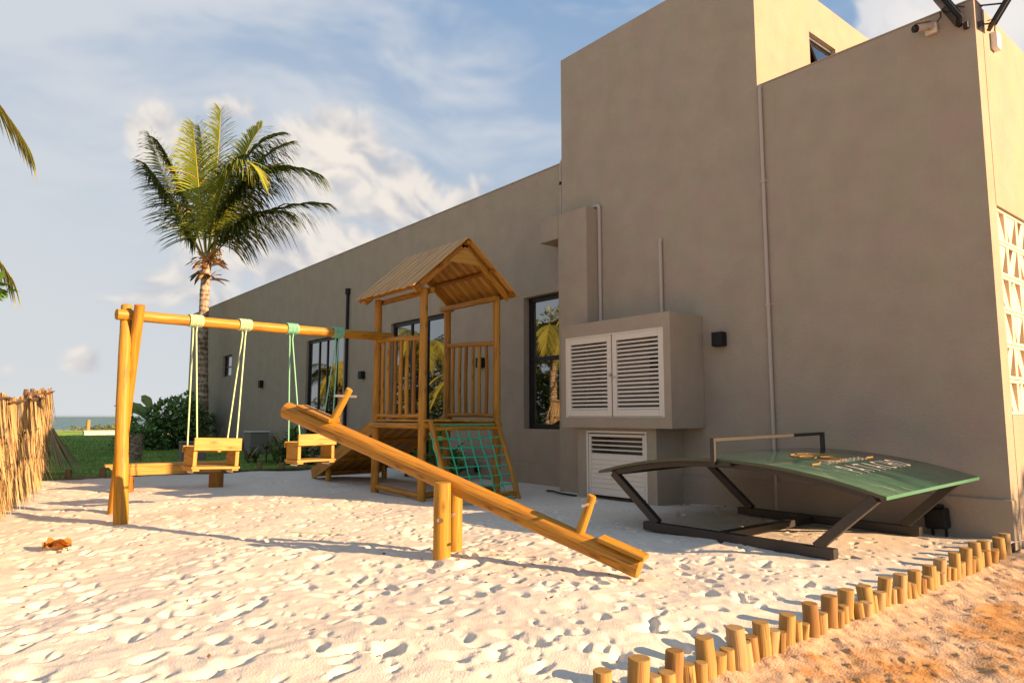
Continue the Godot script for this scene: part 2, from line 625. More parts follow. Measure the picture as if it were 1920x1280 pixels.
func make_materials() -> void:
	var grain := wood_image(101, 2, 0.85)
	var grain2 := wood_image(202, 2, 0.6)
	var tints := {
		"timber": Color(0.50, 0.250, 0.020), "timber_light": Color(0.52, 0.285, 0.025), "timber_deep": Color(0.36, 0.160, 0.013),
		"plank": Color(0.60, 0.345, 0.058), "roof_plank": Color(0.68, 0.38, 0.09), "stake": Color(0.46, 0.315, 0.10), "stake_pale": Color(0.50, 0.37, 0.17), "stake_brown": Color(0.36, 0.225, 0.07), "stake_dull": Color(0.30, 0.20, 0.10),
	}
	for k in tints:
		var m := mat(k, tints[k], 0.5)
		var g: Array = grain2 if k == "plank" or k.begins_with("stake") else grain
		m.albedo_texture = g[0]
		m.heightmap_enabled = true
		m.heightmap_texture = g[1]
		m.heightmap_scale = 0.25
		m.metallic_specular = 0.45
		if k.begins_with("stake"):
			m.roughness = 0.8
	# rendered walls
	var pl := plaster_image()
	var grit := grey(71, 512, 60.0)
	for k in ["plaster", "plaster_pale"]:
		var m := mat(k, Color(0.475, 0.415, 0.325) if k == "plaster" else Color(0.49, 0.42, 0.325), 0.92)
		m.albedo_texture = pl
		m.uv1_triplanar = true
		m.uv1_world_triplanar = true
		m.uv1_scale = Vector3(0.31, 0.31, 0.31)
		m.heightmap_enabled = true
		m.heightmap_texture = grit
		m.heightmap_scale = 0.5
		m.metallic_specular = 0.25
	var sp := grey(83, 512, 70.0, 6)
	var s := mat("sand", Color(1, 1, 1), 0.95)
	s.albedo_texture = mottled(84, 512, 6.0, 150.0, Color(0.93, 0.92, 0.91), Color(1.0, 1.0, 1.0), 0.6)
	s.vertex_color_use_as_albedo = true
	s.uv1_triplanar = true
	s.uv1_world_triplanar = true
	s.uv1_scale = Vector3(0.9, 0.9, 0.9)
	s.heightmap_enabled = true
	s.heightmap_texture = sp
	s.heightmap_scale = 0.35
	s.metallic_specular = 0.2
	var d := mat("dirt", Color(1, 1, 1), 0.97)
	d.albedo_texture = mottled(90, 512, 9.0, 90.0, Color(0.80, 0.76, 0.72), Color(1.0, 1.0, 1.0), 0.55)
	d.vertex_color_use_as_albedo = true
	d.uv1_triplanar = true
	d.uv1_world_triplanar = true
	d.uv1_scale = Vector3(0.7, 0.7, 0.7)
	d.heightmap_enabled = true
	d.heightmap_texture = sp
	d.heightmap_scale = 0.45
	d.metallic_specular = 0.2
	var lawn := mat("lawn", Color(1, 1, 1), 0.95)
	lawn.albedo_texture = mottled(95, 512, 7.0, 60.0, Color(0.20, 0.33, 0.06).linear_to_srgb(), Color(0.33, 0.48, 0.115).linear_to_srgb(), 0.4)
	lawn.uv1_triplanar = true
	lawn.uv1_world_triplanar = true
	lawn.uv1_scale = Vector3(0.12, 0.12, 0.12)
	lawn.metallic_specular = 0.1
	var blade := mat("grass_blade", Color(1, 1, 1), 0.7)
	blade.vertex_color_use_as_albedo = true
	blade.backlight_enabled = true
	blade.backlight = Color(0.5, 0.5, 0.5)
	var leaf := mat("leaf", Color(1, 1, 1), 0.5)
	leaf.vertex_color_use_as_albedo = true
	leaf.backlight_enabled = true
	leaf.backlight = Color(0.45, 0.45, 0.45)
	leaf.metallic_specular = 0.5
	var frond := mat("frond", Color(1, 1, 1), 0.6)
	frond.vertex_color_use_as_albedo = true
	frond.backlight_enabled = true
	frond.backlight = Color(0.28, 0.28, 0.28)
	frond.metallic_specular = 0.25
	var th := mat("thatch", Color(1, 1, 1), 0.8)
	th.vertex_color_use_as_albedo = true
	th.backlight_enabled = true
	th.backlight = Color(0.16, 0.16, 0.16)
	var tr := mat("palm_bark", Color(1, 1, 1), 0.95)
	tr.vertex_color_use_as_albedo = true
	var bark := mat("bark", Color(0.20, 0.13, 0.085), 0.95)
	bark.albedo_texture = grain[0]
	# sea
	var sea := mat("sea", Color(0.125, 0.25, 0.24), 0.38)
	var wn := NoiseTexture2D.new()
	wn.width = 512
	wn.height = 512
	wn.seamless = true
	wn.as_normal_map = true
	wn.bump_strength = 9.0
	wn.noise = noise(120, 0.012, 5, 0.6)
	sea.normal_enabled = true
	sea.normal_texture = wn
	sea.normal_scale = 1.0
	sea.metallic_specular = 0.3
	sea.albedo_texture = mottled(122, 512, 7.0, 50.0, Color(0.72, 0.74, 0.76), Color(1.0, 1.0, 1.0), 0.5)
	# metals, glass, the rest
	var dm := mat("dark_steel", Color(0.032, 0.029, 0.026), 0.45, 0.1)
	dm.metallic_specular = 0.5
	mat("bare_steel", Color(0.55, 0.53, 0.50), 0.35, 0.9)
	mat("black_frame", Color(0.012, 0.012, 0.013), 0.4)
	mat("black_plastic", Color(0.010, 0.010, 0.011), 0.55)
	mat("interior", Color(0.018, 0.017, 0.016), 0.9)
	mat("curtain", Color(0.55, 0.54, 0.52), 0.9)
	mat("white_paint", Color(0.70, 0.655, 0.575), 0.45)
	mat("louvre_paint", Color(0.70, 0.635, 0.53), 0.5)
	mat("pipe_grey", Color(0.42, 0.37, 0.31), 0.5)
	mat("white_metal", Color(0.75, 0.74, 0.72), 0.4)
	mat("block", Color(0.72, 0.60, 0.44), 0.9)
	mat("concrete", Color(0.21, 0.19, 0.16), 0.9)
	mat("path_white", Color(0.52, 0.51, 0.49), 0.9)
	mat("rope_green", Color(0.03, 0.42, 0.25), 0.6)
	mat("rope_mid", Color(0.21, 0.50, 0.33), 0.65)
	mat("rope_pale", Color(0.47, 0.60, 0.37), 0.7)
	mat("flower_yellow", Color(0.55, 0.33, 0.07), 0.5)  # the palm flower bunch's own yellow
	mat("logo_gold", Color(0.27, 0.165, 0.05), 0.6)
	mat("logo_white", Color(0.40, 0.395, 0.36), 0.6)
	mat("dry_leaf", Color(0.50, 0.20, 0.03), 0.7)
	mat("debris", Color(0.16, 0.09, 0.04), 0.9)
	mat("cable", Color(0.02, 0.02, 0.02), 0.6)
	mat("lens", Color(0.01, 0.01, 0.012), 0.1)
	# sun-control glass: a mirror by day
	var gl := mat("glass", Color(0.30, 0.31, 0.31), 0.02, 1.0)
	gl.metallic_specular = 0.6
	var tt := mat("table_top", Color(1, 1, 1), 0.09)
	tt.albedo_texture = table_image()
	tt.metallic_specular = 0.5
	mat("table_edge", Color(0.075, 0.085, 0.05), 0.35)
	mat("table_end", Color(0.06, 0.20, 0.11), 0.25)


# The table's printed top: sea-green water with darker drifts and pale foam, darker towards the wall, with a tan reflection painted in.
func table_image() -> ImageTexture:
	var w := 512
	var h := 384
	var a := noise(140, 1.0, 5)
	var b := noise(141, 1.0, 5, 0.6)
	var out := PackedByteArray()
	out.resize(w * h * 3)
	for y in h:
		for x in w:
			var u := float(x) / w
			var v := float(y) / h
			var q := a.get_noise_2d(u * 2.2 + 3.0, v * 7.0)
			var f := b.get_noise_2d(u * 6.0 + q * 2.0, v * 22.0 + q * 3.0)
			var t := clampf(0.5 + q * 0.9, 0.0, 1.0)
			var c := Color(0.014, 0.036, 0.028).lerp(Color(0.045, 0.150, 0.095), t)
			c = c.lerp(Color(0.115, 0.235, 0.140), 0.85 * smoothstep(0.55, 1.0, 1.0 - v) * smoothstep(0.45, 0.95, u) * clampf(0.75 + 0.6 * f, 0.0, 1.0))
			c = c.lerp(Color(0.012, 0.024, 0.019), 0.88 * smoothstep(0.30, 0.85, v))
			c = c.lerp(Color(0.42, 0.46, 0.31), 0.70 * smoothstep(0.22, 0.60, f) * smoothstep(0.65, 0.05, v))
			c = c.lerp(Color(0.30, 0.27, 0.17), 0.55 * smoothstep(0.45, 0.05, u) * smoothstep(0.8, 0.1, v))  # tan reflection painted over the near side's seaward end
			c = c.linear_to_srgb()
			var i := (y * w + x) * 3
			out[i] = int(255.0 * c.r)
			out[i + 1] = int(255.0 * c.g)
			out[i + 2] = int(255.0 * c.b)
	return img_tex(Image.create_from_data(w, h, false, Image.FORMAT_RGB8, out))


# ---------------------------------------------------------------- ground
func sand_at(x: float, z: float) -> float:
	var ix := clampi(sand_x.bsearch(x), 1, sand_x.size() - 1)
	var iz := clampi(sand_z.bsearch(z), 1, sand_z.size() - 1)
	return sand_h[iz * sand_x.size() + ix]


func ground_all() -> void:
	# the sheet of land that everything lies on, out to the horizon behind the camera, and the sea before it
	var land := MB.new()
	land.face(Vector3(-72, -0.42, 900), Vector3(1500, -0.42, 900), Vector3(1500, -0.42, -900), Vector3(-72, -0.42, -900))
	structure(put("ground", land.done(), M.dirt), "sandy ground around the plot")
	var sea := MB.new()
	sea.quad(Vector3(-6000, -1.9, 5000), Vector3(-74, -1.9, 5000), Vector3(-74, -1.9, -5000), Vector3(-6000, -1.9, -5000), Vector3.UP, Vector2(0, 0), Vector2(50, 0), Vector2(50, 84), Vector2(0, 84))
	structure(put("sea", sea.done(), M.sea), "green-grey sea beyond the lawn out to the horizon")
	sand_sheet()
	dirt_sheet()
	lawn_sheet()


func spaced(from: float, to: float, steps: Array) -> PackedFloat32Array:
	# steps: [up to where, spacing at the start, spacing at the end]
	var out := PackedFloat32Array()
	var x := from
	var k := 0
	while x < to:
		out.append(x)
		while k < steps.size() - 1 and x >= steps[k][1]:
			k += 1
		var a: float = steps[k][0]
		var b: float = steps[k][1]
		x += lerpf(steps[k][2], steps[k][3], clampf((x - a) / (b - a), 0.0, 1.0))
	out.append(to)
	return out


# Sand of the play area: broad humps, a mess of footprints, fine ripples - all of it relief.
func sand_sheet() -> void:
	sand_x = spaced(-16.45, -2.31, [[-16.45, -9.0, 0.05, 0.03], [-9.0, -2.2, 0.03, 0.0155]])
	sand_z = spaced(-8.75, 2.6, [[-8.75, -6.5, 0.034, 0.024], [-6.5, -0.2, 0.021, 0.017], [-0.2, 2.6, 0.03, 0.12]])
	var nx := sand_x.size()
	var nz := sand_z.size()
	sand_h.resize(nx * nz)
	var broad := noise(301, 0.42, 2)
	var hump := noise(302, 1.5, 3, 0.55)
	var fine := noise(303, 7.0, 3, 0.5)
	for iz in nz:
		var z := sand_z[iz]
		for ix in nx:
			var x := sand_x[ix]
			var h := 0.045 * broad.get_noise_2d(x, z)
			var r := hump.get_noise_2d(x, z)
			# lively where people walk (near and sunlit), calmer by the wall
			var live := lerpf(0.45, 1.0, smoothstep(-7.5, -4.5, z))
			h += live * 0.013 * r
			h += live * 0.004 * fine.get_noise_2d(x, z)
			# settled lower by the stakes, where it meets the path
			h -= 0.035 * smoothstep(-3.0, -2.3, x)
			h += 0.05 * smoothstep(-2.9, -2.4, x) * smoothstep(-6.0, -8.3, z)
			sand_h[iz * nx + ix] = h
	var r := RandomNumberGenerator.new()
	r.seed = 5
	for k in 9000:
		var px := r.randf_range(-16.2, -2.4)
		var pz := r.randf_range(-8.3, 1.6)
		# thinner far away and by the wall
		if r.randf() > lerpf(0.35, 1.0, smoothstep(-14.0, -7.0, px)) * lerpf(0.30, 1.0, smoothstep(-7.8, -5.2, pz)):
			continue
		var big := r.randf()
		var la := lerpf(0.022, 0.115, big * big * big)
		var lb := la * r.randf_range(0.38, 0.75)
		var dep := la * r.randf_range(0.20, 0.46)
		# the deeper hollows lie near the camera to the left
		var close := smoothstep(5.5, 2.5, Vector2(px + 3.6, pz + 0.6).length())
		la *= 1.0 + 0.2 * close
		lb *= 1.0 + 0.2 * close
		dep *= 1.0 + 0.25 * close
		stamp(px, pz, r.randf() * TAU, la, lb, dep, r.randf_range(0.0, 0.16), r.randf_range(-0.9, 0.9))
	# trodden hollows at the foot of posts and of the see-saw
	for p in [[-5.18, -3.43, 0.16], [-5.40, -3.78, 0.14], [-9.2, -1.68, 0.16], [-10.42, -1.8, 0.14]]:
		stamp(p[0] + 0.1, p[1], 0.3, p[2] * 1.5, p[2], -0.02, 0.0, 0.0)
	var mb := MB.new()
	mb.v.resize(nx * nz)
	mb.n.resize(nx * nz)
	mb.u.resize(nx * nz)
	mb.c.resize(nx * nz)
	var tone := noise(310, 0.6, 3)
	for iz in nz:
		var z0 := maxi(iz - 1, 0)
		var z1 := mini(iz + 1, nz - 1)
		for ix in nx:
			var x0 := maxi(ix - 1, 0)
			var x1 := mini(ix + 1, nx - 1)
			var i := iz * nx + ix
			var dx := (sand_h[iz * nx + x1] - sand_h[iz * nx + x0]) / (sand_x[x1] - sand_x[x0])
			var dz := (sand_h[z1 * nx + ix] - sand_h[z0 * nx + ix]) / (sand_z[z1] - sand_z[z0])
			mb.v[i] = Vector3(sand_x[ix], sand_h[i], sand_z[iz])
			mb.n[i] = Vector3(-dx, 1.0, -dz).normalized()
			mb.u[i] = Vector2(sand_x[ix], sand_z[iz])
			var t := 0.5 + 0.5 * tone.get_noise_2d(sand_x[ix], sand_z[iz])
			mb.c[i] = Color(0.71, 0.65, 0.545).lerp(Color(0.775, 0.715, 0.61), t)
	mb.i.resize((nx - 1) * (nz - 1) * 6)
	var j := 0
	for iz in nz - 1:
		for ix in nx - 1:
			var a := iz * nx + ix
			mb.i[j] = a
			mb.i[j + 1] = a + 1
			mb.i[j + 2] = a + nx + 1
			mb.i[j + 3] = a
			mb.i[j + 4] = a + nx + 1
			mb.i[j + 5] = a + nx
			j += 6
	structure(put("sand", mb.done(), M.sand), "pale trodden sand of the playground")


# One foot- or handprint pressed into the sand: a hollow with a pushed-up rim, deeper at one end.
func stamp(px: float, pz: float, ang: float, la: float, lb: float, dep: float, rim: float, slant: float) -> void:
	var nx := sand_x.size()
	var reach := la * 1.8
	var x0 := sand_x.bsearch(px - reach)
	var x1 := mini(sand_x.bsearch(px + reach), nx - 1)
	var z0 := sand_z.bsearch(pz - reach)
	var z1 := mini(sand_z.bsearch(pz + reach), sand_z.size() - 1)
	var ca := cos(ang)
	var sa := sin(ang)
	for iz in range(z0, z1 + 1):
		var dz := sand_z[iz] - pz
		for ix in range(x0, x1 + 1):
			var dx := sand_x[ix] - px
			var a := (dx * ca + dz * sa) / la
			var b := (dz * ca - dx * sa) / lb
			b += 0.35 * sin(a * 2.2 + slant * 4.0)
			var q := sqrt(a * a + b * b)
			if q < 1.0:
				# flat-bottomed, shaped steep on the sun side to hold shade, fading out away from it
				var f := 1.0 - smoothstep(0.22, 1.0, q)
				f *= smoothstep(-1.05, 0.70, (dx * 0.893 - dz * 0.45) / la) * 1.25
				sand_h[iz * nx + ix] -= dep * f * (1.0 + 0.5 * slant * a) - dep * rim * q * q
			elif q < 1.75:
				var e := (1.75 - q) / 0.75
				sand_h[iz * nx + ix] += dep * rim * e * e


# Orange earth of the path outside the stakes, with white sand spilled over it.
func dirt_sheet() -> void:
	var xs := spaced(-2.5, 9.0, [[-2.5, 0.0, 0.018, 0.03], [0.0, 9.0, 0.06, 0.6]])
	var zs := spaced(-12.0, 6.0, [[-12.0, -8.4, 0.08, 0.04], [-8.4, -1.0, 0.030, 0.018], [-1.0, 6.0, 0.05, 0.6]])
	var nx := xs.size()
	var nz := zs.size()
	var rough := noise(401, 1.6, 5, 0.55)
	var crumb := noise(402, 6.0, 4, 0.5)
	var spill := noise(403, 0.9, 5, 0.6)
	var hs := PackedFloat32Array()
	hs.resize(nx * nz)
	var mb := MB.new()
	mb.v.resize(nx * nz)
	mb.n.resize(nx * nz)
	mb.u.resize(nx * nz)
	mb.c.resize(nx * nz)
	for iz in nz:
		for ix in nx:
			var x := xs[ix]
			var z := zs[iz]
			var by := exp(-maxf(x + 2.25, 0.0) * 3.2)
			var h := -0.150 + 0.026 * rough.get_noise_2d(x, z) + 0.007 * crumb.get_noise_2d(x, z)
			h += 0.05 * by + 0.02 * by * crumb.get_noise_2d(x * 0.6, z * 0.6)
			h += 0.03 * smoothstep(-6.5, -8.3, z)
			var cr := crumb.get_noise_2d(x * 1.7 + 9.0, z * 1.7)
			h += 0.016 * smoothstep(0.28, 0.6, cr)
			if x < -2.28:
				h -= (-2.28 - x) * 0.6
			hs[iz * nx + ix] = h
			mb.v[iz * nx + ix] = Vector3(x, h, z)
			mb.u[iz * nx + ix] = Vector2(x, z)
			var s := spill.get_noise_2d(x * 1.3, z) + 0.95 * exp(-maxf(x + 2.2, 0.0) * 1.9) - 0.30
			s += 0.22 * smoothstep(-4.0, -7.0, z) + 0.25 * crumb.get_noise_2d(x * 0.8, z * 0.8)
			s = smoothstep(-0.12, 0.42, s)
			var c := Color(0.56, 0.295, 0.105).lerp(Color(0.65, 0.395, 0.175), clampf(0.5 + rough.get_noise_2d(x * 2.0, z * 2.0), 0.0, 1.0))
			c = c.lerp(Color(0.38, 0.18, 0.06), 0.6 * smoothstep(0.16, 0.5, cr))
			mb.c[iz * nx + ix] = c.lerp(Color(0.66, 0.50, 0.34), s)
	for iz in nz:
		var z0 := maxi(iz - 1, 0)
		var z1 := mini(iz + 1, nz - 1)
		for ix in nx:
			var x0 := maxi(ix - 1, 0)
			var x1 := mini(ix + 1, nx - 1)
			var dx := (hs[iz * nx + x1] - hs[iz * nx + x0]) / (xs[x1] - xs[x0])
			var dz := (hs[z1 * nx + ix] - hs[z0 * nx + ix]) / (zs[z1] - zs[z0])
			mb.n[iz * nx + ix] = Vector3(-dx, 1.0, -dz).normalized()
	for iz in nz - 1:
		for ix in nx - 1:
			var a := iz * nx + ix
			mb.i.append_array([a, a + 1, a + nx + 1, a, a + nx + 1, a + nx])
	structure(put("path", mb.done(), M.dirt), "orange earth path outside the stakes with white sand spilled on it")


func lawn_sheet() -> void:
	var mb := MB.new()
	var xs := spaced(-66.0, -16.25, [[-66.0, -40.0, 1.6, 0.8], [-40.0, -16.0, 0.6, 0.2]])
	var zs := spaced(-9.2, 40.0, [[-9.2, 2.0, 0.3, 0.3], [2.0, 40.0, 0.6, 4.0]])
	var nx := xs.size()
	var lump := noise(501, 0.22, 3)
	for z in zs:
		for x in xs:
			var h := 0.02 + 0.06 * lump.get_noise_2d(x, z) * smoothstep(-16.3, -18.5, x)
			h += 0.10 * smoothstep(-55.0, -66.0, x)
			mb.vert(Vector3(x, h, z), Vector3(0, 1, 0), Vector2(x, z))
	for iz in zs.size() - 1:
		for ix in nx - 1:
			var a := iz * nx + ix
			mb.i.append_array([a, a + 1, a + nx + 1, a, a + nx + 1, a + nx])
	structure(put("lawn", mb.done(), M.lawn), "mown lawn between the playground and the beach")
	# blades, thick near the playground and thinner with distance
	var tuft := MB.new()
	var r := RandomNumberGenerator.new()
	r.seed = 9
	for k in 9:
		var a := r.randf() * TAU
		var o := Vector3(r.randf_range(-0.05, 0.05), 0, r.randf_range(-0.05, 0.05))
		var lean := Vector3(cos(a), 0, sin(a)) * r.randf_range(0.015, 0.05)
		var side := Vector3(-sin(a), 0, cos(a)) * 0.0035
		var hgt := r.randf_range(0.030, 0.060)
		var n := Vector3(cos(a) * 0.35, 1.0, sin(a) * 0.35).normalized()
		var c := Color.WHITE.lerp(Color(0.75, 0.8, 0.6), r.randf())
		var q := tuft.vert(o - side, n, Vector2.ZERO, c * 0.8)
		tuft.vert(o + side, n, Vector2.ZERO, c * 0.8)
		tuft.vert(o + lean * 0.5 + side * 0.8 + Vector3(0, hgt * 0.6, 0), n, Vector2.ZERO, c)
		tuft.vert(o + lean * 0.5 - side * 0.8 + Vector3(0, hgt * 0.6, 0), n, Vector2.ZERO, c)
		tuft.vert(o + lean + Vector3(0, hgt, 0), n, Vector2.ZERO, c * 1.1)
		tuft.tri(q, q + 1, q + 2)
		tuft.tri(q, q + 2, q + 3)
		tuft.tri(q + 3, q + 2, q + 4)
	var mm := MultiMesh.new()
	mm.transform_format = MultiMesh.TRANSFORM_3D
	mm.use_colors = true
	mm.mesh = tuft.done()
	var count := 60000
	mm.instance_count = count
	var patch := noise(505, 0.5, 3)
	for k in count:
		var t := pow(r.randf(), 1.7)
		var x := -16.36 - t * 34.0
		var z := r.randf_range(-8.5, -0.2 + t * 6.0)
		var h := 0.012 + 0.06 * lump.get_noise_2d(x, z) * smoothstep(-16.3, -18.5, x)
		var p := patch.get_noise_2d(x, z)
		var s := r.randf_range(0.75, 1.35) * (1.0 + 0.4 * p) * (1.0 + 0.8 * t)
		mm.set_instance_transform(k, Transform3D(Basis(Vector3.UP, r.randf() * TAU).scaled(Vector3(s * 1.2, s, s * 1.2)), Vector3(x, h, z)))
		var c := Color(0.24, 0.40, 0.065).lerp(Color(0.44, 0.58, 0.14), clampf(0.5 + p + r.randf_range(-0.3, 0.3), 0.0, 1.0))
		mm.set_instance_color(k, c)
	var o := MultiMeshInstance3D.new()
	o.name = "grass"
	o.multimesh = mm
	o.material_override = M.grass_blade
	add_child(o, true)
	o.set_meta("kind", "stuff")
	o.set_meta("label", "short green grass blades of the lawn")


# ---------------------------------------------------------------- the building
# A wall slab facing +z between x0..x1, y0..y1 with openings [x0, x1, y0, y1], thick behind its face.
func wall_into(mb: MB, face_z: float, x0: float, x1: float, y0: float, y1: float, deep: float, holes: Array) -> void:
	var xs := [x0, x1]
	var ys := [y0, y1]
	for h in holes:
		xs.append_array([h[0], h[1]])
		ys.append_array([h[2], h[3]])
	xs.sort()
	ys.sort()
	for a in xs.size() - 1:
		if xs[a + 1] - xs[a] < 0.001:
			continue
		for b in ys.size() - 1:
			if ys[b + 1] - ys[b] < 0.001:
				continue
			var cx: float = (xs[a] + xs[a + 1]) * 0.5
			var cy: float = (ys[b] + ys[b + 1]) * 0.5
			var open := false
			for h in holes:
				if cx > h[0] and cx < h[1] and cy > h[2] and cy < h[3]:
					open = true
			if not open:
				for s in 2:
					var z := face_z if s == 0 else face_z - deep
					var p := [Vector3(xs[a], ys[b], z), Vector3(xs[a + 1], ys[b], z), Vector3(xs[a + 1], ys[b + 1], z), Vector3(xs[a], ys[b + 1], z)]
					if s == 1:
						p.reverse()
					mb.face(p[0], p[1], p[2], p[3])
	var f := face_z
	var k := face_z - deep
	for h in holes:
		mb.face(Vector3(h[0], h[2], f), Vector3(h[0], h[2], k), Vector3(h[0], h[3], k), Vector3(h[0], h[3], f))
		mb.face(Vector3(h[1], h[2], k), Vector3(h[1], h[2], f), Vector3(h[1], h[3], f), Vector3(h[1], h[3], k))
		mb.face(Vector3(h[0], h[2], f), Vector3(h[1], h[2], f), Vector3(h[1], h[2], k), Vector3(h[0], h[2], k))
		mb.face(Vector3(h[0], h[3], k), Vector3(h[1], h[3], k), Vector3(h[1], h[3], f), Vector3(h[0], h[3], f))
	# ends and top
	mb.face(Vector3(x0, y1, f), Vector3(x1, y1, f), Vector3(x1, y1, k), Vector3(x0, y1, k))
	mb.face(Vector3(x0, y0, k), Vector3(x0, y0, f), Vector3(x0, y1, f), Vector3(x0, y1, k))
	mb.face(Vector3(x1, y0, f), Vector3(x1, y0, k), Vector3(x1, y1, k), Vector3(x1, y1, f))


# A dark-framed window or door leaf set back in an opening; bars are places (0..1) of uprights, rails of cross bars.
func window_part(owner_: Node3D, x0: float, x1: float, y0: float, y1: float, z: float, bars: Array, rails: Array, fw := 0.07, called := "window") -> MeshInstance3D:
	var fr := MB.new()
	var d := 0.06
	cbox_into(fr, Vector3(fw, y1 - y0, d), 0.004, at(x0 + fw * 0.5, (y0 + y1) * 0.5, z))
	cbox_into(fr, Vector3(fw, y1 - y0, d), 0.004, at(x1 - fw * 0.5, (y0 + y1) * 0.5, z))
	cbox_into(fr, Vector3(x1 - x0 - 2.0 * fw, fw, d), 0.004, at((x0 + x1) * 0.5, y1 - fw * 0.5, z))
	cbox_into(fr, Vector3(x1 - x0 - 2.0 * fw, fw, d), 0.004, at((x0 + x1) * 0.5, y0 + fw * 0.5, z))
	for b in bars:
		cbox_into(fr, Vector3(fw * 0.8, y1 - y0 - 2.0 * fw, d * 0.9), 0.004, at(lerpf(x0, x1, b), (y0 + y1) * 0.5, z))
	for b in rails:
		cbox_into(fr, Vector3(x1 - x0 - 2.0 * fw, fw, d * 0.8), 0.004, at((x0 + x1) * 0.5, lerpf(y0, y1, b), z))
	var f := put(called, fr.done(), M.black_frame, owner_)
	var edges := [0.0]
	edges.append_array(bars)
	edges.append(1.0)
	var ry := [0.0]
	ry.append_array(rails)
	ry.append(1.0)
	for k in edges.size() - 1:
		for q in ry.size() - 1:
			put("pane", soft(Vector3(lerpf(x0, x1, edges[k]) + fw * 0.4, lerpf(y0, y1, ry[q]) + fw * 0.4, z - 0.008), Vector3(lerpf(x0, x1, edges[k + 1]) - fw * 0.4, lerpf(y0, y1, ry[q + 1]) - fw * 0.4, z - 0.002), 0.001), M.glass, f)
	return f


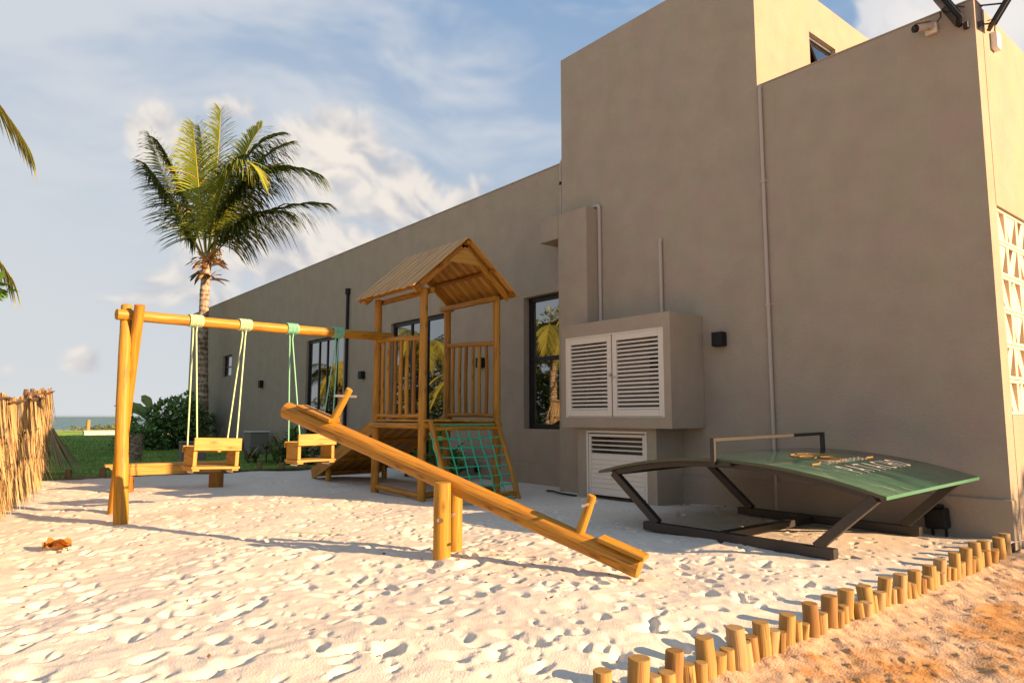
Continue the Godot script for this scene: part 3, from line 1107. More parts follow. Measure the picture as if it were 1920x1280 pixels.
func building() -> void:
	var b := thing("beach_building", "long greige rendered building with a tall flat block behind the playground", "building", Vector3(-9, 0, -8.5))
	b.position = Vector3.ZERO
	# long low wing towards the sea
	var d1 := [-20.65, -18.05, 0.12, 3.58]
	var d2 := [-15.38, -12.80, 0.12, 3.58]
	var w3 := [-10.19, -8.985, 1.02, 3.545]
	var w1 := [-29.05, -27.92, 2.83, 3.68]
	var w0 := [-32.75, -31.60, 2.83, 3.66]
	var mb := MB.new()
	wall_into(mb, LONG, -34.05, -8.3, -0.5, 5.93, 0.25, [d1, d2, w3, w1, w0])
	put("long_wing_wall", mb.done(), M.plaster, b)
	# back, end and roof of the wing so that it is closed
	put("long_wing_end_wall", span(Vector3(-34.05, -0.5, -8.852), Vector3(-33.8, 5.93, -18.0)), M.plaster, b)
	put("long_wing_roof", span(Vector3(-33.8, 5.2, -8.852), Vector3(-8.9, 5.4, -18.0)), M.concrete, b)
	put("long_wing_back_wall", span(Vector3(-34.05, -0.5, -18.002), Vector3(-8.9, 5.93, -18.25)), M.plaster, b)
	put("interior_floor", span(Vector3(-33.8, 0.0, -8.853), Vector3(-8.9, 0.10, -18.0)), M.interior, b)
	put("interior_wall", span(Vector3(-33.7, 0.101, -12.5), Vector3(-8.95, 5.19, -12.6)), M.interior, b)
	# tall block
	var t := MB.new()
	wall_into(t, WALL, -8.98, -5.0, -0.5, 7.87, 0.25, [])
	put("tall_block_front_wall", t.done(), M.plaster, b)
	# its side over the lower roof, with a window in it
	var s := MB.new()
	var wz := [-10.92, -10.06, 6.30, 7.23]
	side_wall_into(s, -5.0, WALL - 0.251, -16.0, 4.8, 7.87, 0.25, [wz])
	put("tall_block_side_wall", s.done(), M.plaster_pale, b)
	put("tall_block_far_wall", span(Vector3(-8.98, 5.4, -8.752), Vector3(-8.73, 7.87, -16.0)), M.plaster, b)
	put("tall_block_back_wall", span(Vector3(-8.98, -0.5, -16.002), Vector3(-5.0, 7.87, -16.25)), M.plaster, b)
	put("tall_block_roof", span(Vector3(-8.72, 7.3, -8.76), Vector3(-5.26, 7.5, -15.99)), M.concrete, b)
	var win := side_window(b, wz)
	win.name = uniq(b, "open_window")
	# block beside it
	var r := MB.new()
	wall_into(r, WALL, -4.998, CORNER, -0.5, 5.83, 0.25, [])
	put("side_block_front_wall", r.done(), M.plaster, b)
	var e := MB.new()
	var grid := [-12.30, -8.735, 1.27, 3.55]
	side_wall_into(e, CORNER, WALL - 0.251, -16.0, -0.5, 5.83, 0.25, [grid])
	put("side_block_end_wall", e.done(), M.plaster_pale, b)
	put("side_block_roof", span(Vector3(-4.98, 5.1, -8.76), Vector3(CORNER - 0.26, 5.3, -15.99)), M.concrete, b)
	put("side_block_back_wall", span(Vector3(-4.99, -0.5, -16.003), Vector3(CORNER, 5.83, -16.25)), M.plaster, b)
	put("side_block_inner_wall", span(Vector3(-4.9, -0.4, -9.9), Vector3(-4.8, 5.09, -15.9)), M.interior, b)
	block_screen(b, grid)
	# plinths, a finger proud of the walls
	put("plinth", soft(Vector3(-33.9, -0.5, LONG - 0.1), Vector3(-20.66, 0.395, LONG + 0.035), 0.014), M.plaster, b)
	put("plinth", soft(Vector3(-18.04, -0.5, LONG - 0.1), Vector3(-15.39, 0.395, LONG + 0.035), 0.014), M.plaster, b)
	put("plinth", soft(Vector3(-12.79, -0.5, LONG - 0.1), Vector3(-8.6, 0.372, LONG + 0.035), 0.014), M.plaster, b)
	put("plinth", soft(Vector3(-6.42, -0.5, WALL - 0.1), Vector3(CORNER + 0.02, 0.405, WALL + 0.040), 0.014), M.plaster, b)
	# dark doors and windows
	window_part(b, d1[0] + 0.01, d1[1] - 0.01, d1[2], d1[3] - 0.01, LONG - 0.10, [0.30, 0.52, 0.76], [], 0.075, "sliding_door")
	window_part(b, d2[0] + 0.01, d2[1] - 0.01, d2[2], d2[3] - 0.01, LONG - 0.10, [0.34, 0.62], [], 0.085, "sliding_door")
	window_part(b, w3[0] + 0.01, w3[1] - 0.01, w3[2] + 0.005, w3[3] - 0.01, LONG - 0.16, [], [0.525], 0.085)
	for w in [w1, w0]:
		window_part(b, w[0] + 0.01, w[1] - 0.01, w[2] + 0.005, w[3] - 0.01, LONG - 0.12, [], [0.46], 0.05)
		put("blind", soft(Vector3(w[0] + 0.06, lerpf(w[2], w[3], 0.46), LONG - 0.20), Vector3(w[1] - 0.06, w[3] - 0.06, LONG - 0.19), 0.002), M.curtain, b)
		put("blind", soft(Vector3(w[0] + 0.45, w[2] + 0.06, LONG - 0.20), Vector3(w[1] - 0.06, lerpf(w[2], w[3], 0.44), LONG - 0.19), 0.002), M.curtain, b)
	# service column with its arm, and the meter boxes
	var col := MB.new()
	cbox_into(col, Vector3(0.70, 5.25, 0.42), 0.015, at(-8.405, 2.17, -8.392))
	put("service_column", col.done(), M.plaster_pale, b)
	put("column_arm", soft(Vector3(-9.23, 4.37, -8.62), Vector3(-8.757, 4.80, -8.186), 0.012), M.plaster_pale, b)
	utility_box(b)
	# copings along the parapets catch the light
	put("coping", soft(Vector3(-34.06, 5.931, LONG - 0.26), Vector3(-8.985, 5.955, LONG + 0.012), 0.004), M.plaster, b)
	put("coping", soft(Vector3(-4.99, 5.831, WALL - 0.26), Vector3(CORNER + 0.01, 5.85, WALL + 0.010), 0.004), M.plaster, b)
	pipes()
	wall_lights()
	roof_gear()


# The same slab turned to face +x: holes are [z0, z1, y0, y1].
func side_wall_into(mb: MB, face_x: float, z_front: float, z_back: float, y0: float, y1: float, deep: float, holes: Array) -> void:
	var tmp := MB.new()
	var hs := []
	for h in holes:
		hs.append([-h[1], -h[0], h[2], h[3]])
	wall_into(tmp, 0.0, -z_front, -z_back, y0, y1, deep, hs)
	var base := mb.v.size()
	for k in tmp.v.size():
		var p := tmp.v[k]
		var n := tmp.n[k]
		mb.vert(Vector3(face_x + p.z, p.y, -p.x), Vector3(n.z, n.y, -n.x), tmp.u[k])
	for k in tmp.i:
		mb.i.append(base + k)


func side_window(b: Node3D, w: Array) -> MeshInstance3D:
	var x := -5.10
	var fr := MB.new()
	var f := 0.055
	cbox_into(fr, Vector3(0.05, w[3] - w[2], f), 0.004, at(x, (w[2] + w[3]) * 0.5, w[0] + f * 0.5))
	cbox_into(fr, Vector3(0.05, w[3] - w[2], f), 0.004, at(x, (w[2] + w[3]) * 0.5, w[1] - f * 0.5))
	cbox_into(fr, Vector3(0.05, f, w[1] - w[0] - 2.0 * f), 0.004, at(x, w[3] - f * 0.5, (w[0] + w[1]) * 0.5))
	cbox_into(fr, Vector3(0.05, f, w[1] - w[0] - 2.0 * f), 0.004, at(x, w[2] + f * 0.5, (w[0] + w[1]) * 0.5))
	var o := put("window_frame_open", fr.done(), M.white_metal, b)
	# the sash hangs from the top and stands out a little
	var hinge := Transform3D(Basis(Vector3(0, 0, 1), deg_to_rad(17)), Vector3(x + 0.03, w[3] - f, (w[0] + w[1]) * 0.5))
	var h: float = w[3] - w[2] - 2.0 * f
	var l: float = w[1] - w[0] - 2.0 * f
	var sash := MB.new()
	cbox_into(sash, Vector3(0.03, h, 0.04), 0.003, at(0, -h * 0.5, -l * 0.5 + 0.02))
	cbox_into(sash, Vector3(0.03, h, 0.04), 0.003, at(0, -h * 0.5, l * 0.5 - 0.02))
	cbox_into(sash, Vector3(0.03, 0.04, l - 0.08), 0.003, at(0, -0.02, 0))
	cbox_into(sash, Vector3(0.03, 0.04, l - 0.08), 0.003, at(0, -h + 0.02, 0))
	put("sash", sash.done(), M.black_frame, o, hinge)
	put("pane", soft(Vector3(-0.004, -h + 0.03, -l * 0.5 + 0.03), Vector3(0.004, -0.03, l * 0.5 - 0.03), 0.001), M.glass, o, hinge)
	put("room_behind", span(Vector3(x - 0.6, w[2] - 0.2, w[0] - 0.2), Vector3(x - 0.5, w[3] + 0.1, w[1] + 0.2)), M.interior, b)
	return o


# Hollow screen blocks with slanting webs in the sunlit end wall.
func block_screen(b: Node3D, g: Array) -> void:
	var rows := 6
	var cols := 9
	var ch: float = (g[3] - g[2]) / rows
	var cw: float = (g[1] - g[0]) / cols
	for row in rows:
		for col in cols:
			var mb := MB.new()
			var y0: float = g[2] + ch * row + 0.003
			var y1: float = g[2] + ch * (row + 1) - 0.003
			var z1: float = g[1] - cw * col - 0.003
			var z0: float = g[1] - cw * (col + 1) + 0.003
			var xa := CORNER - 0.03
			var xb := CORNER - 0.20
			var t := 0.035
			cbox_into(mb, Vector3(0.17, t, z1 - z0), 0.004, at((xa + xb) * 0.5, y0 + t * 0.5, (z0 + z1) * 0.5))
			cbox_into(mb, Vector3(0.17, t, z1 - z0), 0.004, at((xa + xb) * 0.5, y1 - t * 0.5, (z0 + z1) * 0.5))
			cbox_into(mb, Vector3(0.17, y1 - y0 - 2.0 * t, t), 0.004, at((xa + xb) * 0.5, (y0 + y1) * 0.5, z0 + t * 0.5))
			cbox_into(mb, Vector3(0.17, y1 - y0 - 2.0 * t, t), 0.004, at((xa + xb) * 0.5, (y0 + y1) * 0.5, z1 - t * 0.5))
			# a solid web from corner to corner, wide at one end
			var flip := (row * 5 + col * 3 + row / 2) % 4
			var ya := y0 + t
			var yb := y1 - t
			var za := z1 - t
			var zb := z0 + t
			var zm := (za + zb) * 0.5
			var pts := []
			match flip:
				0: pts = [Vector2(za, yb), Vector2(zm, yb), Vector2(zb, ya), Vector2(zm - 0.02, ya), Vector2(za, yb - 0.04)]
				1: pts = [Vector2(za, ya), Vector2(zm, ya), Vector2(zb, yb), Vector2(zm - 0.03, yb), Vector2(za, ya + 0.05)]
				2: pts = [Vector2(za, yb), Vector2(zb, yb), Vector2(zb, yb - 0.03), Vector2(zm, ya), Vector2(zm + 0.05, ya), Vector2(za, yb - 0.03)]
				3: pts = [Vector2(za, ya), Vector2(zb, ya), Vector2(zb, ya + 0.03), Vector2(zm, yb), Vector2(zm + 0.06, yb), Vector2(za, ya + 0.03)]
			web_into(mb, pts, xa - 0.012, xb)
			put("screen_block", mb.done(), M.block, b)


func web_into(mb: MB, pts: Array, xa: float, xb: float) -> void:
	var poly := PackedVector2Array(pts)
	var tris := Geometry2D.triangulate_polygon(poly)
	for s in 2:
		var x := xa if s == 0 else xb
		var nn := Vector3(1 if s == 0 else -1, 0, 0)
		var first := mb.v.size()
		for p in poly:
			mb.vert(Vector3(x, p.y, p.x), nn, p)
		for k in range(0, tris.size(), 3):
			mb.tri(first + tris[k], first + tris[k + 1], first + tris[k + 2])
	var cen := Vector2.ZERO
	for p in poly:
		cen += p / poly.size()
	for k in poly.size():
		var p := poly[k]
		var q := poly[(k + 1) % poly.size()]
		var d := (q - p).orthogonal().normalized()
		if d.dot((p + q) * 0.5 - cen) < 0.0:
			d = -d
		mb.quad(Vector3(xa, p.y, p.x), Vector3(xa, q.y, q.x), Vector3(xb, q.y, q.x), Vector3(xb, p.y, p.x), Vector3(0, d.y, d.x))


func utility_box(b: Node3D) -> void:
	var zf := -7.74
	# overhanging box: a frame of rendered slabs round a louvred hatch
	var x0 := -8.215
	var x1 := -6.02
	var y0 := 1.085
	var y1 := 2.715
	var hole := [-8.10, -6.14, 1.24, 2.50]
	var mb := MB.new()
	wall_into(mb, zf, x0, x1, y0, y1, 0.12, [hole])
	put("box_front", mb.done(), M.plaster_pale, b)
	put("box_side", soft(Vector3(x1 - 0.12, y0, zf - 0.121), Vector3(x1, y1, WALL + 0.001), 0.004), M.plaster_pale, b)
	put("box_side", soft(Vector3(x0, y0, zf - 0.121), Vector3(x0 + 0.12, y1, WALL + 0.001), 0.004), M.plaster_pale, b)
	put("box_top", soft(Vector3(x0 + 0.121, y1 - 0.12, zf - 0.121), Vector3(x1 - 0.121, y1 - 0.001, WALL + 0.001), 0.004), M.plaster_pale, b)
	put("box_floor", soft(Vector3(x0 + 0.121, y0 + 0.001, zf - 0.121), Vector3(x1 - 0.121, y0 + 0.12, WALL + 0.001), 0.004), M.plaster_pale, b)
	put("meter_panel", soft(Vector3(-7.0, 1.6, WALL + 0.04), Vector3(-6.25, 2.45, WALL + 0.02), 0.004), M.concrete, b)
	put("meter", soft(Vector3(-6.85, 1.95, WALL + 0.20), Vector3(-6.60, 2.15, WALL + 0.045), 0.01), M.black_plastic, b)
	for k in 2:
		var ax: float = lerpf(hole[0], hole[1], 0.5 * k) + 0.012
		var bx: float = lerpf(hole[0], hole[1], 0.5 * (k + 1)) - 0.012
		louvre_door(b, ax, bx, hole[2] + 0.015, hole[3] - 0.015, zf - 0.02, 17, 0.085, false, "hatch_door")
	var fr := MB.new()
	var f := 0.022
	cbox_into(fr, Vector3(hole[1] - hole[0], f, 0.05), 0.003, at((hole[0] + hole[1]) * 0.5, hole[3] - f * 0.5 + 0.004, zf - 0.012))
	cbox_into(fr, Vector3(hole[1] - hole[0], f * 0.5, 0.05), 0.003, at((hole[0] + hole[1]) * 0.5, hole[2] + f * 0.25 - 0.004, zf - 0.012))
	cbox_into(fr, Vector3(f, hole[3] - hole[2], 0.05), 0.003, at(hole[0] + f * 0.3, (hole[2] + hole[3]) * 0.5, zf - 0.013))
	cbox_into(fr, Vector3(f, hole[3] - hole[2], 0.05), 0.003, at(hole[1] - f * 0.3, (hole[2] + hole[3]) * 0.5, zf - 0.013))
	put("hatch_frame", fr.done(), M.louvre_paint, b)
	var lk := MB.new()
	cbox_into(lk, Vector3(0.035, 0.05, 0.03), 0.006, at(-7.135, 1.875, zf + 0.02))
	tube_into(lk, PackedVector3Array([Vector3(-7.12, 1.86, zf + 0.03), Vector3(-7.09, 1.835, zf + 0.04), Vector3(-7.05, 1.83, zf + 0.035), Vector3(-7.03, 1.845, zf + 0.02)]), 0.008, 6)
	put("padlock", lk.done(), M.pipe_grey, b)
	# lower cabinet
	var zl := -7.876
	var lo := MB.new()
	var hole2 := [-7.79, -6.575, -0.2, 1.035]
	wall_into(lo, zl, -7.99, -6.41, -0.5, 1.084, 0.12, [hole2])
	put("cabinet_front", lo.done(), M.plaster_pale, b)
	put("cabinet_side", soft(Vector3(-6.53, -0.5, zl - 0.121), Vector3(-6.41, 1.084, WALL + 0.001), 0.004), M.plaster_pale, b)
	put("cabinet_side", soft(Vector3(-7.99, -0.5, zl - 0.121), Vector3(-7.87, 1.084, WALL + 0.001), 0.004), M.plaster_pale, b)
	var f2 := MB.new()
	cbox_into(f2, Vector3(1.215, 0.035, 0.05), 0.003, at(-7.1825, 1.02, zl - 0.008))
	cbox_into(f2, Vector3(0.035, 1.2, 0.05), 0.003, at(-7.772, 0.40, zl - 0.008))
	cbox_into(f2, Vector3(0.035, 1.2, 0.05), 0.003, at(-6.593, 0.40, zl - 0.008))
	put("cabinet_door_frame", f2.done(), M.louvre_paint, b)
	louvre_door(b, -7.745, -6.62, 0.06, 0.985, zl - 0.012, 4, 0.045, true, "cabinet_door")


# A painted metal door of slats in a frame; closed: the lower part has overlapping closed slats.
func louvre_door(b: Node3D, x0: float, x1: float, y0: float, y1: float, z: float, slats: int, stile: float, closed: bool, called: String) -> void:
	var mb := MB.new()
	cbox_into(mb, Vector3(stile, y1 - y0, 0.035), 0.004, at(x0 + stile * 0.5, (y0 + y1) * 0.5, z))
	cbox_into(mb, Vector3(stile, y1 - y0, 0.035), 0.004, at(x1 - stile * 0.5, (y0 + y1) * 0.5, z))
	var rail := stile * 1.15 if not closed else 0.04
	cbox_into(mb, Vector3(x1 - x0 - 2.0 * stile, rail, 0.035), 0.004, at((x0 + x1) * 0.5, y1 - rail * 0.5, z))
	cbox_into(mb, Vector3(x1 - x0 - 2.0 * stile, rail, 0.035), 0.004, at((x0 + x1) * 0.5, y0 + rail * 0.5, z))
	# hinges
	for k in 2:
		tube_into(mb, PackedVector3Array([Vector3(x0 + 0.004 if called == "hatch_door" and x0 < -7.5 else x1 - 0.004, lerpf(y0, y1, 0.14 + 0.7 * k), z + 0.02), Vector3(x0 + 0.004 if called == "hatch_door" and x0 < -7.5 else x1 - 0.004, lerpf(y0, y1, 0.22 + 0.7 * k), z + 0.02)]), 0.012, 8)
	var door := put(called, mb.done(), M.louvre_paint, b)
	var iw := x1 - x0 - 2.0 * stile
	var open_from := y0 + rail
	if closed:
		open_from = y0 + (y1 - y0) * 0.66
	var pitch := (y1 - rail - open_from) / slats
	var s := cbox(iw, pitch * 0.52 if not closed else pitch * 0.34, 0.012, 0.003)
	for k in slats:
		put("slat", s, M.louvre_paint, door, Transform3D(Basis(Vector3(1, 0, 0), deg_to_rad(-28)), Vector3((x0 + x1) * 0.5, open_from + pitch * (k + (0.30 if not closed else 0.12)), z - 0.002)))
	if closed:
		var n := 8
		var p := (open_from - y0 - rail) / n
		var q := cbox(iw, p * 1.06, 0.010, 0.003)
		for k in n:
			put("slat", q, M.louvre_paint, door, Transform3D(Basis(Vector3(1, 0, 0), deg_to_rad(-9)), Vector3((x0 + x1) * 0.5, y0 + rail + p * (k + 0.5), z + 0.002)))


func pipe_thing(label: String, pts: Array, r: float, m: Material, clips: Array, bend := 0.06) -> void:
	var t := thing("wall_pipe", label, "pipe", Vector3.ZERO, 0.0, "pipes up the wall")
	put("pipe", tube(rounded(pts, bend), r, 10), m, t)
	for c in clips:
		var mb := MB.new()
		tube_into(mb, PackedVector3Array([c - Vector3(0, 0.02, 0), c + Vector3(0, 0.02, 0)]), r * 1.3, 10)
		cbox_into(mb, Vector3(r * 5.0, 0.025, 0.008), 0.002, Transform3D(Basis(), Vector3(c.x, c.y, c.z - r)))
		put("clip", mb.done(), m, t)


func pipes() -> void:
	var z := WALL + 0.032
	pipe_thing("tall grey pipe down the joint between the two blocks, behind the game table", [Vector3(-4.945, -0.1, z), Vector3(-4.945, 5.80, z), Vector3(-4.945, 5.86, z - 0.20)], 0.026, M.pipe_grey, [Vector3(-4.945, 4.45, z), Vector3(-4.945, 2.75, z), Vector3(-4.945, 0.98, z)], 0.03)
	pipe_thing("short grey pipe rising out of the top of the louvred box", [Vector3(-6.73, 2.70, z), Vector3(-6.73, 4.0, z), Vector3(-6.73, 4.0, z - 0.12)], 0.03, M.pipe_grey, [], 0.05)
	pipe_thing("grey pipe hooked over the service column and running down to the louvred box", [Vector3(-8.02, 2.70, z), Vector3(-8.02, 4.86, z), Vector3(-8.16, 4.86, z - 0.01), Vector3(-8.30, 4.86, z - 0.15)], 0.034, M.pipe_grey, [], 0.06)
	pipe_thing("grey conduit at the tall block's edge above the service column", [Vector3(-9.055, 4.80, LONG + 0.05), Vector3(-9.055, 5.95, LONG + 0.05), Vector3(-8.90, 6.03, LONG + 0.05)], 0.024, M.pipe_grey, [], 0.08)
	var j := thing("cable_conduit", "thin black cable clipped beside the grey conduit above the service column", "cable")
	put("cable", tube(rounded([Vector3(-9.095, 4.84, LONG + 0.02), Vector3(-9.095, 5.97, LONG + 0.02), Vector3(-8.96, 6.05, LONG + 0.03)], 0.08), 0.012, 6), M.cable, j)
	put("clip", tube([Vector3(-9.055, 5.50, LONG + 0.05), Vector3(-9.055, 5.56, LONG + 0.05)], 0.034, 8), M.black_plastic, j)
	var d := thing("drain_pipe", "black drainpipe with a capped top between the two sliding doors", "pipe")
	put("pipe", tube([Vector3(-17.77, -0.1, LONG + 0.05), Vector3(-17.77, 4.70, LONG + 0.05)], 0.042, 10), M.black_plastic, d)
	put("cap", tube([Vector3(-17.77, 4.66, LONG + 0.05), Vector3(-17.77, 4.82, LONG + 0.05)], 0.075, 12), M.black_plastic, d)


func cube_light(label: String, x: float, y: float, face: float, w := 0.17, h := 0.20) -> void:
	var t := thing("wall_light", label, "wall light", Vector3(x, y, face), 0.0, "black cube lights on the wall")
	put("housing", cbox(w, h, 0.13, 0.008), M.black_plastic, t, at(0, 0, 0.072))
	put("lens", cbox(w * 0.72, 0.012, 0.09, 0.003), M.lens, t, at(0, -h * 0.5 - 0.004, 0.072))
	put("back_plate", cbox(w * 0.8, h * 0.85, 0.012, 0.003), M.black_plastic, t, at(0, 0, 0.004))


func wall_lights() -> void:
	cube_light("black cube wall light on the plain wall above the game table", -5.70, 2.34, WALL)
	cube_light("black cube wall light beside the black drainpipe", -16.79, 2.35, LONG)
	cube_light("black cube wall light between the small window and the seaward sliding door", -24.40, 2.385, LONG, 0.17, 0.26)
	cube_light("black cube wall light half behind the palm trunk", -31.03, 2.353, LONG, 0.17, 0.26)
	cube_light("black cube wall light seen through the tower's far railing", -11.50, 2.36, LONG)
	var s := thing("outdoor_socket", "small black socket box low on the wall behind the climbing net", "socket", Vector3(-11.6, 0.20, LONG))
	put("socket_box", cbox(0.14, 0.16, 0.07, 0.008), M.black_plastic, s, at(0, 0, 0.055))
	put("flap", cbox(0.10, 0.10, 0.012, 0.003), M.black_plastic, s, at(0, 0, 0.096))


func roof_gear() -> void:
	# bullet camera near the corner
	var c := thing("security_camera", "pale bullet security camera under the parapet near the corner", "camera", Vector3(-2.78, 5.66, WALL))
	put("junction_box", cbox(0.13, 0.12, 0.05, 0.010), M.louvre_paint, c, at(0, 0, 0.031))
	var dir := Vector3(-0.62, -0.20, 0.76).normalized()
	var base := Vector3(0.0, 0.01, 0.10)
	put("arm", tube([Vector3(0, 0, 0.06), base + Vector3(0, -0.03, 0.02), base + dir * 0.06], 0.016, 8), M.black_plastic, c)
	put("body", log_mesh(0.042, 0.046, 0.16, 14, 0.0, 0.0, 0.006), M.pipe_grey, c, along(base - dir * 0.02, base + dir * 0.2))
	put("visor", cbox(0.10, 0.20, 0.010, 0.003), M.pipe_grey, c, along(base + dir * 0.08 + Vector3(0, 0.052, 0), base + dir * 0.4 + Vector3(0, 0.052, 0), Vector3(0, 1, 0)))
	put("lens_hood", log_mesh(0.042, 0.042, 0.04, 14, 0.0, 0.0, 0.004), M.black_plastic, c, along(base + dir * 0.14, base + dir * 0.3))
	put("cable", tube([Vector3(0.06, 0.05, 0.04), Vector3(0.10, 0.11, 0.02), Vector3(0.09, 0.17, 0.01), Vector3(0.12, 0.20, -0.03)], 0.006, 6), M.cable, c)
	# floodlights on brackets at the corner
	flood("black floodlight panel seen edge-on above the parapet beside the security camera", Vector3(-2.44, 5.55, WALL), Vector3(-2.47, 5.57, -8.42), Vector3(-0.42, 0.87, 0.17), Vector3(0.35, -0.05, 0.93), 0.26, 0.50)
	flood("black floodlight panel on brackets round the corner on the sunlit end wall", Vector3(CORNER, 5.56, -8.60), Vector3(-2.27, 5.56, -8.72), Vector3(0.45, 0.85, -0.25), Vector3(0.55, 0.1, 0.80), 0.26, 0.50)
	var bx := thing("cable_box", "small white cable box on the sunlit end wall under the floodlight", "box", Vector3(CORNER, 5.52, -9.05))
	put("box_body", cbox(0.07, 0.20, 0.13, 0.008), M.white_metal, bx, at(0.036, 0, 0))
	put("cable", tube([Vector3(0.03, 0.1, 0.0), Vector3(0.05, 0.20, 0.03), Vector3(0.03, 0.27, 0.02), Vector3(0.02, 0.22, 0.12)], 0.007, 6), M.cable, bx)


func flood(label: String, fix: Vector3, foot: Vector3, up: Vector3, side: Vector3, w: float, h: float) -> void:
	var t := thing("floodlight", label, "floodlight", fix, 0.0, "floodlights on the parapet corner")
	var y := up.normalized()
	var x := (side - y * side.dot(y)).normalized()
	var z := x.cross(y)
	var xf := Transform3D(Basis(x, y, z), foot - fix + y * h * 0.5)
	put("housing", cbox(w, h, 0.045, 0.010), M.black_plastic, t, xf)
	put("glass_face", cbox(w * 0.86, h * 0.86, 0.010, 0.003), M.lens, t, xf * at(0, 0, 0.026))
	var fins := MB.new()
	for k in 6:
		cbox_into(fins, Vector3(0.010, h * 0.7, 0.022), 0.002, xf * at(lerpf(-w * 0.36, w * 0.36, k / 5.0), 0, -0.032))
	put("cooling_fin", fins.done(), M.black_plastic, t)
	var wallward := Vector3(0, 0, 1) if absf(fix.z - WALL) < 0.01 else Vector3(1, 0, 0)
	put("wall_bracket", cbox(0.05, 0.07, 0.05, 0.004), M.dark_steel, t, Transform3D(Basis(), wallward * 0.022))
	put("arm", tube([wallward * 0.03, foot - fix + y * 0.03], 0.010, 6), M.dark_steel, t)
	put("arm", tube([wallward * 0.03 + Vector3(0, 0.22, 0), foot - fix + y * (h * 0.55)], 0.010, 6), M.dark_steel, t)


# ---------------------------------------------------------------- playground
func playground() -> void:
	tower()
	swing_frame()
	swing("wooden box swing seat nearer the A-frame, hung on pale green ropes", 0)
	swing("wooden box swing seat nearer the tower, partly behind the see-saw beam", 1)
	seesaw()
	bench()


